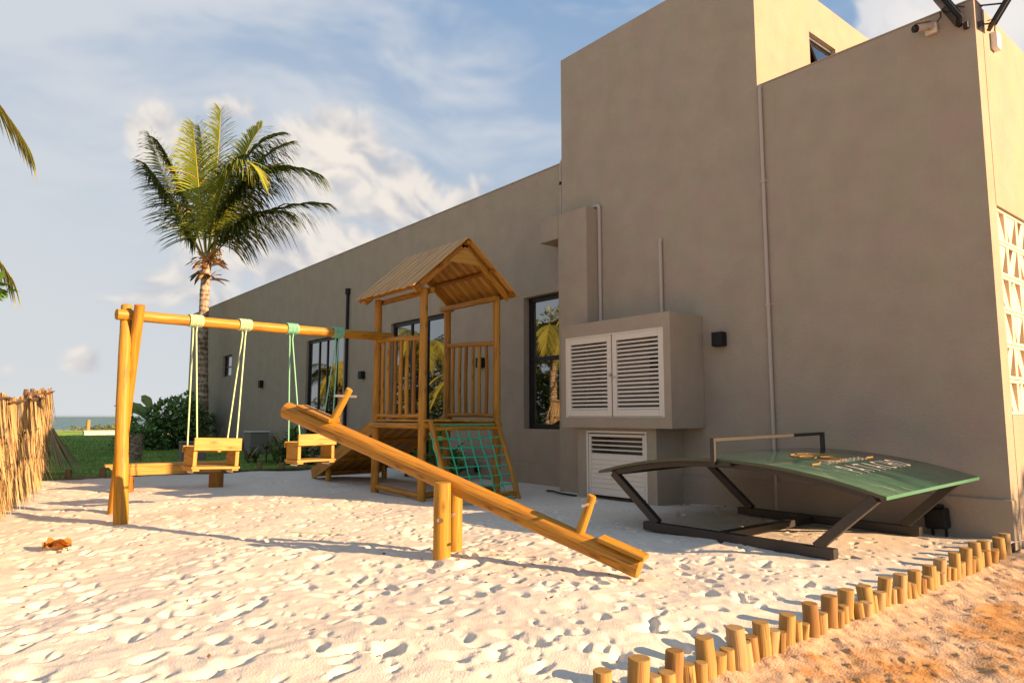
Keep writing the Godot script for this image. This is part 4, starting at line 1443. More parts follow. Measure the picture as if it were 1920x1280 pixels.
func tower() -> void:
	var t := thing("play_tower", "wooden play tower with gabled plank roof, slide and green climbing net", "play tower")
	var A := Vector3(-10.55, 0, -5.65)
	var B := Vector3(-9.08, 0, -5.65)
	var C := Vector3(-10.55, 0, -7.07)
	var D := Vector3(-9.08, 0, -7.07)
	var up := Vector3.UP
	for p in [[A, 3.23], [B, 3.23], [C, 3.24], [D, 3.26]]:
		pole("post", p[0] - up * 0.3, p[0] + up * p[1], 0.068, 0.062, M.timber, t, 0.008, 0.02)
	# platform: rim poles, deck boards with a square-cut edge
	var fl := 1.22
	pole("rim_beam", A + Vector3(-0.02, fl - 0.105, 0.075), B + Vector3(0.0, fl - 0.105, 0.075), 0.046, 0.046, M.timber, t)
	pole("rim_beam", C + Vector3(-0.02, fl - 0.10, -0.075), D + Vector3(0.0, fl - 0.10, -0.075), 0.046, 0.046, M.timber, t)
	pole("rim_beam", B + Vector3(0.045, fl - 0.10, 0.0), D + Vector3(0.045, fl - 0.10, 0.0), 0.046, 0.046, M.timber, t)
	pole("rim_beam", A + Vector3(-0.045, fl - 0.10, 0.0), C + Vector3(-0.045, fl - 0.10, 0.0), 0.046, 0.046, M.timber, t)
	var n := 12
	var wz := (1.42 + 0.06) / n
	for k in n:
		put("deck_board", cbox(1.62, 0.032, wz - 0.006, 0.004), M.timber_light if k % 3 else M.plank, t, at(-9.80, fl - 0.03, -5.62 - wz * (k + 0.5)))
	pole("deck_joist", Vector3(-10.1, fl - 0.10, -5.65), Vector3(-10.1, fl - 0.10, -7.07), 0.04, 0.04, M.timber_deep, t)
	pole("deck_joist", Vector3(-9.55, fl - 0.10, -5.65), Vector3(-9.55, fl - 0.10, -7.07), 0.04, 0.04, M.timber_deep, t)
	# railings
	rail(t, A, B, fl, Vector3(0, 0, 0.0))
	rail(t, C, D, fl, Vector3(0, 0, 0.0))
	# ground rails
	pole("ground_rail", A + Vector3(0, 0.10, 0.0), B + Vector3(0, 0.06, 0.0), 0.045, 0.045, M.timber, t)
	pole("ground_rail", B + Vector3(0, 0.06, 0.0), D + Vector3(0, 0.10, 0.0), 0.045, 0.045, M.timber_deep, t)
	# roof
	var ridge := Vector3(0, 4.07, -6.27)
	var xf := -8.76
	var xb := -10.66
	for s in [1.0, -1.0]:
		var eave := Vector3(0, 3.18 if s > 0 else 3.235, -6.27 + s * 1.0)
		var down := (eave - ridge).normalized()
		var nrm := down.cross(Vector3(1, 0, 0)).normalized()
		if nrm.y < 0:
			nrm = -nrm
		var len := (eave - ridge).length()
		var cnt := 17
		var w := (xf - xb) / cnt
		for k in cnt:
			var x := xb + w * (k + 0.5)
			var jit := rng.randf_range(-0.012, 0.012)
			var mid := ridge + down * (len * 0.5 + jit) + nrm * (0.012 + rng.randf_range(-0.002, 0.002))
			mid.x = x
			put("roof_plank", cbox(w - 0.004, len, 0.020, 0.003), [M.roof_plank, M.timber_light, M.roof_plank, M.timber][k * 7 % 4], t, Transform3D(Basis(Vector3(1, 0, 0) if s > 0 else Vector3(-1, 0, 0), -down if s > 0 else -down, nrm), mid))
		# purlins under the planks and rafters at the gables
		for q in [0.93, 0.52]:
			var p: Vector3 = ridge + down * len * q - nrm * 0.045
			put("purlin", cbox(1.86, 0.085 if q > 0.9 else 0.06, 0.05, 0.004), M.timber_deep, t, Transform3D(Basis(nrm.cross(Vector3(1, 0, 0)), Vector3(1, 0, 0), nrm).orthonormalized(), Vector3((xf + xb) * 0.5, p.y, p.z)) * Transform3D(Basis(Vector3(0, 0, 1), PI / 2), Vector3.ZERO))
		for gx in [-8.90, -10.50]:
			var a := ridge - nrm * 0.085
			var b := ridge + down * (len * 0.965) - nrm * 0.085
			a.x = gx
			b.x = gx
			put("rafter", cbox(0.042, len * 0.965, 0.10, 0.005), M.timber, t, Transform3D(Basis(Vector3(1, 0, 0), down, Vector3(1, 0, 0).cross(down)).orthonormalized(), (a + b) * 0.5))
	put("ridge_board", cbox(1.90, 0.05, 0.05, 0.006), M.timber, t, at((xf + xb) * 0.5, 3.995, -6.27))
	# gusset at each gable
	for gx in [-8.872, -10.53]:
		var mb := MB.new()
		gusset_into(mb, gx, 0.018)
		put("gable_gusset", mb.done(), M.plank, t)
	# head beam over the far posts
	put("head_beam", cbox(1.62, 0.085, 0.075, 0.006), M.timber, t, at(-9.80, 3.205, -7.07 + 0.10))
	put("head_beam", cbox(1.62, 0.075, 0.07, 0.006), M.timber, t, at(-9.80, 3.205, -5.65 - 0.10))
	slide(t, fl)
	net(t, fl)


func gusset_into(mb: MB, x: float, thick: float) -> void:
	var poly := PackedVector2Array([Vector2(-6.27, 3.95), Vector2(-5.96, 3.67), Vector2(-6.60, 3.67)])
	for s in 2:
		var xx := x + (thick * 0.5 if s == 0 else -thick * 0.5)
		var nn := Vector3(1 if s == 0 else -1, 0, 0)
		var first := mb.v.size()
		for p in poly:
			mb.vert(Vector3(xx, p.y, p.x), nn, Vector2(p.y / 0.3, p.x))
		mb.tri(first, first + 1, first + 2)
	for k in 3:
		var p := poly[k]
		var q := poly[(k + 1) % 3]
		var d := (q - p).orthogonal().normalized()
		mb.quad(Vector3(x - thick * 0.5, p.y, p.x), Vector3(x - thick * 0.5, q.y, q.x), Vector3(x + thick * 0.5, q.y, q.x), Vector3(x + thick * 0.5, p.y, p.x), Vector3(0, -d.y, -d.x))


func rail(t: Node3D, a: Vector3, b: Vector3, fl: float, off: Vector3) -> void:
	var up := Vector3.UP
	pole("handrail", a + up * 2.535 + off, b + up * 2.46 + off, 0.040, 0.040, M.timber, t)
	pole("bottom_rail", a + up * (fl + 0.055) + off, b + up * (fl + 0.045) + off, 0.036, 0.036, M.timber, t)
	for k in 6:
		var p := a.lerp(b, 0.14 + k * 0.135 + rng.randf_range(-0.008, 0.008)) + off
		var mt: Material = [M.timber, M.timber_light, M.timber_deep][k % 3]
		put("baluster", log_mesh(rng.randf_range(0.029, 0.036), rng.randf_range(0.027, 0.033), 1.20, 12, 0.012, 0.05, 0.004), mt, t, at(p.x, fl + 0.06, p.z))


func slide(t: Node3D, fl: float) -> void:
	# a plank chute down to the sand on the seaward side: side boards, deck boards, cross cleats and short legs
	var top := Vector3(-10.52, fl - 0.02, 0)
	var foot := Vector3(-13.45, 0.06, 0)
	var dir := (foot - top).normalized()
	var nrm := Vector3(0, 0, 1).cross(dir).normalized()
	if nrm.y < 0:
		nrm = -nrm
	var len := (foot - top).length()
	var z0 := -5.83
	var z1 := -7.15
	var cnt := 12
	var w := absf(z1 - z0) / cnt
	for k in cnt:
		var z := z0 - w * (k + 0.5)
		var mid := top + dir * len * 0.5
		put("slide_board", cbox(w - 0.003, len * 0.99, 0.022, 0.003), [M.timber_deep, M.timber, M.timber_deep, M.timber_light][(k * 5) % 4], t, Transform3D(Basis(Vector3(0, 0, 1), dir, Vector3(0, 0, 1).cross(dir)).orthonormalized(), Vector3(mid.x, mid.y, z)))
	for z in [z0 + 0.02, z1 - 0.02]:
		var mb := MB.new()
		var mid := top + dir * len * 0.5 + nrm * 0.05
		cbox_into(mb, Vector3(0.24, len * 1.0, 0.040), 0.008, Transform3D(Basis(nrm, dir, nrm.cross(dir)).orthonormalized(), Vector3(mid.x, mid.y, z)))
		put("slide_side", mb.done(), M.timber, t)
	for q in [0.30, 0.62, 0.90]:
		var p: Vector3 = top + dir * len * q - nrm * 0.04
		put("slide_cleat", cbox(0.07, absf(z1 - z0), 0.05, 0.004), M.timber, t, Transform3D(Basis(dir, Vector3(0, 0, 1), dir.cross(Vector3(0, 0, 1))).orthonormalized(), Vector3(p.x, p.y, (z0 + z1) * 0.5)))
	for z in [z0 - 0.05, z1 + 0.05]:
		var p := top + dir * len * 0.80
		put("slide_leg", log_mesh(0.055, 0.055, p.y + 0.28, 12, 0.0, 0.02), M.timber, t, at(p.x, -0.3, z))


func net(t: Node3D, fl: float) -> void:
	var ta := Vector3(-8.99, fl - 0.06, -5.74)
	var tb := Vector3(-8.99, fl - 0.06, -7.02)
	var fa := Vector3(-8.33, 0.0, -5.70)
	var fb := Vector3(-8.33, 0.0, -6.92)
	var da := (fa - ta)
	var db := (fb - tb)
	pole("net_rail", ta - da * 0.02, fa + da * 0.06, 0.045, 0.042, M.timber, t)
	pole("net_rail", tb - db * 0.02, fb + db * 0.06, 0.045, 0.042, M.timber, t)
	pole("net_crossbar", ta + da * 0.08, tb + db * 0.08, 0.036, 0.036, M.timber, t)
	pole("net_crossbar", ta + da * 0.93, tb + db * 0.93, 0.036, 0.036, M.timber, t)
	var out := Vector3(0.83, 0.5, 0).normalized() * 0.035
	var grid := []
	var nu := 6
	var nv := 7
	for i in nu + 1:
		var row := []
		for j in nv + 1:
			var u := float(i) / nu
			var v := 0.08 + 0.85 * float(j) / nv
			var p := (ta + da * v).lerp(tb + db * v, 0.02 + 0.96 * u)
			if i > 0 and i < nu and j > 0 and j < nv:
				p += Vector3(rng.randf_range(-0.012, 0.012), rng.randf_range(-0.014, 0.006), rng.randf_range(-0.015, 0.015))
				p.y -= 0.012
			row.append(p + out * 0.3)
		grid.append(row)
	for i in range(1, nu):
		var mb := MB.new()
		tube_into(mb, PackedVector3Array(grid[i]), 0.0118, 7)
		put("net_rope", mb.done(), M.rope_green, t)
	for j in range(1, nv):
		var pts := PackedVector3Array()
		for i in nu + 1:
			pts.append(grid[i][j])
		var mb := MB.new()
		tube_into(mb, pts, 0.0118, 7)
		put("net_rope", mb.done(), M.rope_green, t)
	var kn := MB.new()
	for i in range(1, nu):
		for j in range(1, nv):
			var p: Vector3 = grid[i][j]
			cbox_into(kn, Vector3(0.044, 0.050, 0.040), 0.014, Transform3D(Basis(Vector3(0.3, 1, 0.4).normalized(), rng.randf()), p))
	put("net_knot_rope", kn.done(), M.rope_green, t)
	# where the outer rope is lashed round the rails
	for k in 2:
		var lash := MB.new()
		var pts := PackedVector3Array()
		for q in 9:
			var v := 0.12 + 0.80 * q / 8.0
			var p := (ta + da * v) if k == 0 else (tb + db * v)
			var side := Vector3(0, 0, 1) if k == 0 else Vector3(0, 0, -1)
			pts.append(p + side * 0.050 + out * (0.4 if q % 2 else -0.8))
		tube_into(lash, pts, 0.0118, 7)
		put("lashing_rope", lash.done(), M.rope_green, t)
	var tl := MB.new()
	var tp := PackedVector3Array()
	for q in 10:
		var p := (ta + da * 0.045).lerp(tb + db * 0.045, 0.1 + 0.8 * q / 9.0)
		tp.append(p + Vector3(0.03, 0.01 + 0.008 * (q % 2), 0))
	tube_into(tl, tp, 0.0118, 7)
	put("lashing_rope", tl.done(), M.rope_green, t)
	var bl := MB.new()
	var bp := PackedVector3Array()
	for q in 10:
		var p := (ta + da * 0.965).lerp(tb + db * 0.965, 0.1 + 0.8 * q / 9.0)
		bp.append(p + Vector3(0.02, 0.0 + 0.012 * (q % 2), 0))
	tube_into(bl, bp, 0.0118, 7)
	put("lashing_rope", bl.done(), M.rope_green, t)


const BEAM_A := Vector3(-9.83, 2.53, -1.60)
const BEAM_B := Vector3(-10.42, 2.60, -5.84)


func swing_frame() -> void:
	var s := thing("swing_support", "varnished log A-frame and beam of the swings, joined to the tower", "swing frame")
	var d := Vector3(-9.206, 0, -1.678)
	var e := Vector3(-10.42, 0, -1.80)
	pole("frame_leg", d + (d - Vector3(-9.95, 2.66, -1.727)) * 0.1, Vector3(-9.95, 2.66, -1.727), 0.086, 0.071, M.timber_light, s, 0.035, 0.02)
	pole("frame_leg", e + (e - Vector3(-9.70, 2.65, -1.83)) * 0.1, Vector3(-9.70, 2.65, -1.83), 0.076, 0.064, M.timber, s, 0.02, 0.02)
	pole("beam", BEAM_A, BEAM_B, 0.068, 0.070, M.timber_light, s, 0.01, 0.015)
	put("bolt", tube([BEAM_A + Vector3(0.1, 0.0, -0.22), BEAM_A + Vector3(0.145, 0.0, -0.22)], 0.012, 8), M.bare_steel, s)


func beam_at(t: float) -> Vector3:
	return BEAM_A.lerp(BEAM_B, t)


func swing(label: String, which: int) -> void:
	var t := thing("swing", label, "swing", Vector3.ZERO, 0.0, "box swings on the log beam")
	var wa := 0.228 if which == 0 else 0.563
	var wb := 0.390 if which == 0 else 0.750
	var pa := beam_at(wa)
	var pb := beam_at(wb)
	var rope: Material = M.rope_pale if which == 0 else M.rope_mid
	# the seat: floor, two cheeks, a deep back plank and a shallow rail
	var zc := -2.84 if which == 0 else -4.345
	var xc := -9.92 if which == 0 else -10.16
	var fy := 0.575 if which == 0 else 0.60
	var o := Vector3(xc, fy, zc)
	var tw := Transform3D(Basis(Vector3.UP, deg_to_rad(3.0 if which == 0 else 4.0)) * Basis(Vector3(1, 0, 0), deg_to_rad(-2.0 if which == 0 else 0.5)), o)
	var hw := 0.315
	put("seat_board", cbox(0.42, 0.032, hw * 2.0, 0.005), M.plank, t, tw)
	for q in [-1.0, 1.0]:
		put("cleat", cbox(0.40, 0.026, 0.09, 0.004), M.plank, t, tw * at(0.0, -0.030, q * (hw - 0.06)))
		put("cheek", cbox(0.34, 0.255, 0.035, 0.004), M.timber_light, t, tw * at(-0.015, 0.145, q * (hw - 0.035)))
		put("cheek_end", cbox(0.035, 0.255, 0.05, 0.004), M.plank, t, tw * at(0.175, 0.145, q * (hw - 0.042)))
	put("back_plank", cbox(0.036, 0.168, hw * 2.0 - 0.01, 0.006), M.plank, t, tw * at(0.215, 0.310, 0))
	put("front_rail", cbox(0.050, 0.090, hw * 2.0, 0.005), M.timber_light, t, tw * at(-0.21, 0.235, 0))
	# ropes: wound round the beam, then two falls at each end
	for q in 2:
		var p := pa if q == 0 else pb
		var dir := (BEAM_B - BEAM_A).normalized()
		var sx := dir.cross(Vector3.UP).normalized()
		var sy := sx.cross(dir).normalized()
		var mb := MB.new()
		for k in 9:
			var ring := PackedVector3Array()
			for a in 17:
				var ang := TAU * a / 16.0
				ring.append(p + dir * (lerpf(-0.082, 0.082, k / 8.0)) + (sx * cos(ang) + sy * sin(ang)) * (0.078 + 0.003 * sin(k * 2.1)))
			tube_into(mb, ring, 0.0105, 6, Color.WHITE, false)
		put("rope_binding", mb.done(), rope, t)
		var zs := (hw - 0.055) * (1.0 if q == 0 else -1.0)
		var fb := tw * Vector3(0.16, 0.375, zs)
		var ff := tw * Vector3(-0.20, 0.27, zs)
		put("rope", tube([p + dir * 0.02 - sy * 0.07 + sx * 0.02, p + dir * 0.02 - Vector3(0, 0.16, 0), fb], 0.0105, 7), rope, t)
		put("rope", tube([p - dir * 0.02 - sy * 0.07 - sx * 0.02, p - dir * 0.02 - Vector3(0.01, 0.16, 0), ff], 0.0105, 7), rope, t)
		put("knot_rope", tube([tw * Vector3(0.1, -0.06, zs), tw * Vector3(-0.1, -0.062, zs)], 0.011, 6), M.white_metal, t)


func seesaw() -> void:
	var t := thing("seesaw", "varnished log see-saw on two short posts, one end resting on the sand", "see-saw")
	var low := Vector3(-3.72, 0.075, -4.30)
	var high := Vector3(-7.02, 1.315, -2.735)
	var d := (high - low).normalized()
	pole("beam", low - d * 0.02, high, 0.080, 0.086, M.timber, t, 0.012, 0.015)
	var flat := Vector3(d.x, 0, d.z).normalized()
	var side := flat.cross(Vector3.UP).normalized()
	var up := side.cross(d).normalized()
	if up.y < 0:
		up = -up
	# posts either side of the beam with the pivot bolt
	for s in [1.0, -1.0]:
		var foot := Vector3(-5.175, -0.3, -3.433) if s > 0 else Vector3(-5.41, -0.3, -3.735)
		put("post", log_mesh(0.078 if s > 0 else 0.072, 0.075 if s > 0 else 0.070, 0.97 if s > 0 else 0.965, 18, 0.006, 0.012), M.timber_light, t, at(foot.x, foot.y, foot.z))
	put("pivot_bolt", tube([Vector3(-5.14, 0.36, -3.37), Vector3(-5.44, 0.36, -3.80)], 0.016, 8), M.bare_steel, t)
	var hole := MB.new()
	tube_into(hole, PackedVector3Array([Vector3(-5.118, 0.36, -3.385), Vector3(-5.108, 0.36, -3.378)]), 0.020, 10)
	put("bolt_washer", hole.done(), M.debris, t)
	# seats, handles and their bars
	for e in 2:
		var q := 0.15 if e == 0 else 3.46
		var c := low + d * q + up * 0.098
		put("seat", cbox(0.17, 0.40 if e == 0 else 0.46, 0.040, 0.010), M.timber_light if e == 0 else M.timber, t, Transform3D(Basis(side, d, side.cross(d)).orthonormalized(), c))
		var h0 := low + d * (0.525 if e == 0 else 3.285)
		var ht := (Vector3(-4.05, 0.607, -4.147) if e == 0 else Vector3(-6.339, 1.517, -3.094))
		pole("handle", h0, ht, 0.040, 0.036, M.timber_light, t, 0.004, 0.02)
		var hb := h0.lerp(ht, 0.83)
		put("handle_bar", tube([hb - side * 0.16, hb + side * 0.16], 0.013, 10), M.bare_steel, t)


func bench() -> void:
	var t := thing("bench", "low two-plank wooden bench on stout log legs at the edge of the sand", "bench")
	var a := Vector3(-13.35, 0.0, -2.17)
	var b := Vector3(-13.18, 0.0, -4.08)
	var d := (b - a).normalized()
	var side := d.cross(Vector3.UP).normalized()
	var top := 0.435
	var tr := (a + b) * 0.5
	for k in 2:
		put("seat_plank", cbox(0.135, 1.99, 0.04, 0.006), M.plank, t, Transform3D(Basis(side, d, side.cross(d)).orthonormalized(), tr + Vector3(0, top, 0) + side * (0.07 if k == 0 else -0.072)))
	var f := side if side.x > 0 else -side
	var mb := MB.new()
	# apron with sloping ends
	var hl := 0.94
	var base := tr + f * 0.11
	var pts := [Vector2(-hl, top - 0.022), Vector2(hl, top - 0.022), Vector2(hl - 0.14, top - 0.165), Vector2(-hl + 0.14, top - 0.165)]
	for s in 2:
		var off := base + f * (0.018 if s == 0 else -0.018)
		var p := []
		for q in pts:
			p.append(off + d * q.x + Vector3(0, q.y, 0))
		mb.quad(p[0], p[1], p[2], p[3], f if s == 0 else -f, Vector2(0, 0), Vector2(0, 2), Vector2(0.5, 1.8), Vector2(0.5, 0.2))
	for k in 4:
		var q: Vector2 = pts[k]
		var r: Vector2 = pts[(k + 1) % 4]
		var nn := (d * (r.y - q.y) - Vector3.UP * (r.x - q.x)).normalized() * -1.0
		mb.quad(base + f * 0.018 + d * q.x + Vector3(0, q.y, 0), base + f * 0.018 + d * r.x + Vector3(0, r.y, 0), base - f * 0.018 + d * r.x + Vector3(0, r.y, 0), base - f * 0.018 + d * q.x + Vector3(0, q.y, 0), nn)
	put("apron", mb.done(), M.plank, t)
	for q in [-0.67, 0.76]:
		var p: Vector3 = tr + d * q
		put("leg", log_mesh(0.125, 0.120, 0.60, 16, 0.0, 0.02), M.timber_deep, t, at(p.x, -0.2, p.z))


# ---------------------------------------------------------------- stakes along the path
func ordinal(n: int) -> String:
	var ones := ["zeroth", "first", "second", "third", "fourth", "fifth", "sixth", "seventh", "eighth", "ninth", "tenth", "eleventh", "twelfth", "thirteenth", "fourteenth", "fifteenth", "sixteenth", "seventeenth", "eighteenth", "nineteenth"]
	if n < 20:
		return ones[n]
	var tens := {2: "twenty", 3: "thirty", 4: "forty", 5: "fifty"}
	if n % 10 == 0:
		return {2: "twentieth", 3: "thirtieth", 4: "fortieth", 5: "fiftieth"}[n / 10]
	return tens[n / 10] + "-" + ones[n % 10]


func log_edging() -> void:
	var r := RandomNumberGenerator.new()
	r.seed = 17
	var z := -8.02
	var n := 0
	var s := 0
	while z < -1.75:
		n += 1
		var rise := smoothstep(-6.0, -8.0, z)
		var top := 0.088 + 0.045 * rise + r.randf_range(-0.014, 0.016)
		var rad := r.randf_range(0.042, 0.052) + 0.004 * rise
		stake("tall_stake", "tall round stake, %s from the wall beside the orange path" % ordinal(n), -2.30 + r.randf_range(-0.008, 0.008), z, top, rad, "tall stakes of the edging", [M.stake, M.stake, M.stake_pale, M.stake, M.stake_brown][r.randi() % 5])
		for k in 2:
			s += 1
			var zz := z + (0.094 if k == 0 else 0.176) + r.randf_range(-0.006, 0.006)
			stake("short_stake", "short round stake, %s short one from the wall beside the orange path" % ordinal(s), -2.29 + r.randf_range(-0.012, 0.012), zz, 0.004 + 0.040 * rise + r.randf_range(-0.016, 0.014), r.randf_range(0.031, 0.046), "short stakes of the edging", [M.stake, M.stake_pale, M.stake, M.stake_brown][r.randi() % 4])
		z += r.randf_range(0.255, 0.278)
	# the edging between sand and lawn: short stumps and low rails
	var k2 := 0
	var zz := -8.35
	while zz < -0.9:
		k2 += 1
		var x := -16.33 + 0.05 * sin(zz * 1.3)
		var hgt := 0.19 + r.randf_range(-0.03, 0.04)
		stake("stump_stake", "small weathered stump, %s from the building between sand and lawn" % ordinal(k2), x, zz, hgt, r.randf_range(0.055, 0.068), "stumps between sand and lawn", M.stake_dull, -0.15)
		var dz := r.randf_range(0.46, 0.60)
		var lo := thing("edging_log", "thin half-buried log, %s from the building between sand and lawn" % ordinal(k2), "log", Vector3(x, 0.025, zz + dz * 0.5), 0.0, "half-buried logs between sand and lawn")
		put("log", log_mesh(0.045, 0.040, dz - 0.10, 10, 0.004, 0.03, 0.004), M.stake_dull, lo, Transform3D(Basis(Vector3(1, 0, 0), PI / 2), Vector3(0.02, -0.01, -dz * 0.5 + 0.05)))
		zz += dz


func stake(called: String, label: String, x: float, z: float, top: float, rad: float, group: String, m: Material, foot := -0.32) -> void:
	var o := put(called, log_mesh(rad * rng.randf_range(0.98, 1.10), rad, top - foot, 18, 0.012, 0.06, 0.004), m, self, Transform3D(Basis(Vector3(1, 0, 0), rng.randf_range(-0.03, 0.03)) * Basis(Vector3(0, 0, 1), rng.randf_range(-0.035, 0.035)), Vector3(x, foot, z)))
	tag(o, label, "stake", group)


# ---------------------------------------------------------------- curved game table
const T_X0 := -5.825
const T_X1 := -2.56
const T_Z0 := -6.08
const T_Z1 := -8.27


func table_y(x: float, z: float) -> float:
	var u := (x - (T_X0 + T_X1) * 0.5) / ((T_X1 - T_X0) * 0.5)
	return 0.838 - 0.225 * u * u + 0.045 * (T_Z0 - z) / (T_Z0 - T_Z1) - 0.02 * (u + 1.0) * 0.5


func game_table() -> void:
	var t := thing("game_table", "curved green-topped ball game table on a black steel frame by the wall", "game table")
	# top
	var mb := MB.new()
	var nx := 28
	var th := 0.030
	for i in nx + 1:
		for j in 2:
			var x := lerpf(T_X0, T_X1, float(i) / nx)
			var z := T_Z0 if j == 0 else T_Z1
			var slope := (table_y(x + 0.01, z) - table_y(x - 0.01, z)) / 0.02
			mb.vert(Vector3(x, table_y(x, z), z), Vector3(-slope, 1, 0.02).normalized(), Vector2(float(i) / nx, j))
	for i in nx:
		mb.tri(i * 2, i * 2 + 2, i * 2 + 3)
		mb.tri(i * 2, i * 2 + 3, i * 2 + 1)
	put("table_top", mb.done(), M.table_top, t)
	# its underside and edge
	var eb := MB.new()
	for i in nx:
		var x0 := lerpf(T_X0, T_X1, float(i) / nx)
		var x1 := lerpf(T_X0, T_X1, float(i + 1) / nx)
		for z in [T_Z0, T_Z1]:
			var a := Vector3(x0, table_y(x0, z) - 0.0005, z)
			var b := Vector3(x1, table_y(x1, z) - 0.0005, z)
			eb.quad(a - Vector3(0, th, 0), b - Vector3(0, th, 0), b, a, Vector3(0, 0, 1 if z == T_Z0 else -1))
		eb.quad(Vector3(x0, table_y(x0, T_Z0) - th, T_Z0), Vector3(x1, table_y(x1, T_Z0) - th, T_Z0), Vector3(x1, table_y(x1, T_Z1) - th, T_Z1), Vector3(x0, table_y(x0, T_Z1) - th, T_Z1), Vector3.DOWN)
	put("top_edge", eb.done(), M.table_edge, t)
	for x in [T_X0, T_X1]:
		var ee := MB.new()
		ee.quad(Vector3(x, table_y(x, T_Z0) - th, T_Z0), Vector3(x, table_y(x, T_Z1) - th, T_Z1), Vector3(x, table_y(x, T_Z1) - 0.0005, T_Z1), Vector3(x, table_y(x, T_Z0) - 0.0005, T_Z0), Vector3(1 if x == T_X1 else -1, 0, 0))
		put("end_edge", ee.done(), M.table_end, t)
	# arched bearers under both long sides
	for z in [T_Z0 - 0.09, T_Z1 + 0.14]:
		var br := MB.new()
		for i in 22:
			var x0 := lerpf(T_X0 + 0.16, T_X1 - 0.12, i / 22.0)
			var x1 := lerpf(T_X0 + 0.16, T_X1 - 0.12, (i + 1) / 22.0)
			var a := Vector3(x0, table_y(x0, z) - th - 0.033, z)
			var b := Vector3(x1, table_y(x1, z) - th - 0.033, z)
			cbox_into(br, Vector3(0.06, (b - a).length() + 0.004, 0.06), 0.002, along(a, b) * at(0, (b - a).length() * 0.5, 0))
		put("bearer", br.done(), M.dark_steel, t)
	for x in [T_X0 + 0.2, -4.9, -4.2, -3.5, T_X1 - 0.16]:
		var a := Vector3(x, table_y(x, T_Z0) - th - 0.036, T_Z0 - 0.12)
		var b := Vector3(x, table_y(x, T_Z1) - th - 0.036, T_Z1 + 0.17)
		put("cross_bearer", cbox(0.05, (b - a).length(), 0.05, 0.003), M.dark_steel, t, along(a, b) * at(0, (b - a).length() * 0.5, 0))
	# slanted legs and the base frame
	for z in [-6.17, -8.02]:
		var r := 0.048 if z == -6.17 else 0.055
		put("base_rail", soft(Vector3(-5.20, r - 0.045, z - 0.045), Vector3(-3.05, r + 0.045, z + 0.045), 0.005), M.dark_steel, t)
		for e in 2:
			var a := Vector3(-5.02, r + 0.04, z) if e == 0 else Vector3(-3.22, r + 0.04, z)
			var xt := -5.66 if e == 0 else -2.68
			var b := Vector3(xt, table_y(xt, z) - th - 0.03, z)
			put("leg", cbox(0.085, (b - a).length(), 0.075, 0.004), M.dark_steel, t, along(a, b) * at(0, (b - a).length() * 0.5, 0))
	put("base_crossbar", soft(Vector3(-4.30, 0.01, -6.215), Vector3(-4.20, 0.085, -7.975), 0.005), M.dark_steel, t)
	# the hoop that stands for a net
	var hy := 1.035
	var hoop := MB.new()
	var za := T_Z0 + 0.035
	var zb := T_Z1 - 0.02
	var y0 := table_y(-4.2, T_Z0) - 0.06
	var y1 := table_y(-4.2, T_Z1) - 0.05
	cbox_into(hoop, Vector3(0.05, hy - y0, 0.035), 0.003, at(-4.2, (hy + y0) * 0.5, za))
	cbox_into(hoop, Vector3(0.05, hy + 0.03 - y1, 0.035), 0.003, at(-4.2, (hy + 0.03 + y1) * 0.5, zb))
	var a2 := Vector3(-4.2, hy - 0.018, za - 0.017)
	var b2 := Vector3(-4.2, hy + 0.012, zb + 0.017)
	cbox_into(hoop, Vector3(0.05, (b2 - a2).length(), 0.035), 0.003, along(a2, b2) * at(0, (b2 - a2).length() * 0.5, 0))
	put("net_hoop", hoop.done(), M.dark_steel, t)
	put("hoop_clamp", soft(Vector3(-4.22, y0 - 0.01, T_Z0 - 0.10), Vector3(-4.02, y0 + 0.03, T_Z0 + 0.018), 0.004), M.dark_steel, t)
	table_marks(t)


# Where a point of the printed mark lies on the curved top: s along the writing (towards the wall), q up the letters.
func on_table(s: float, q: float) -> Transform3D:
	var z := -6.62 - s
	var x := -3.02 - q
	var y := table_y(x, z) + 0.0035
	var tx := (table_y(x - 0.02, z) - table_y(x + 0.02, z)) / 0.04
	var up := Vector3(-1, tx, 0).normalized()
	var ri := Vector3(0, (table_y(x, z - 0.02) - table_y(x, z + 0.02)) / 0.04, -1).normalized()
	return Transform3D(Basis(ri, up, ri.cross(up)).orthonormalized(), Vector3(x, y, z))


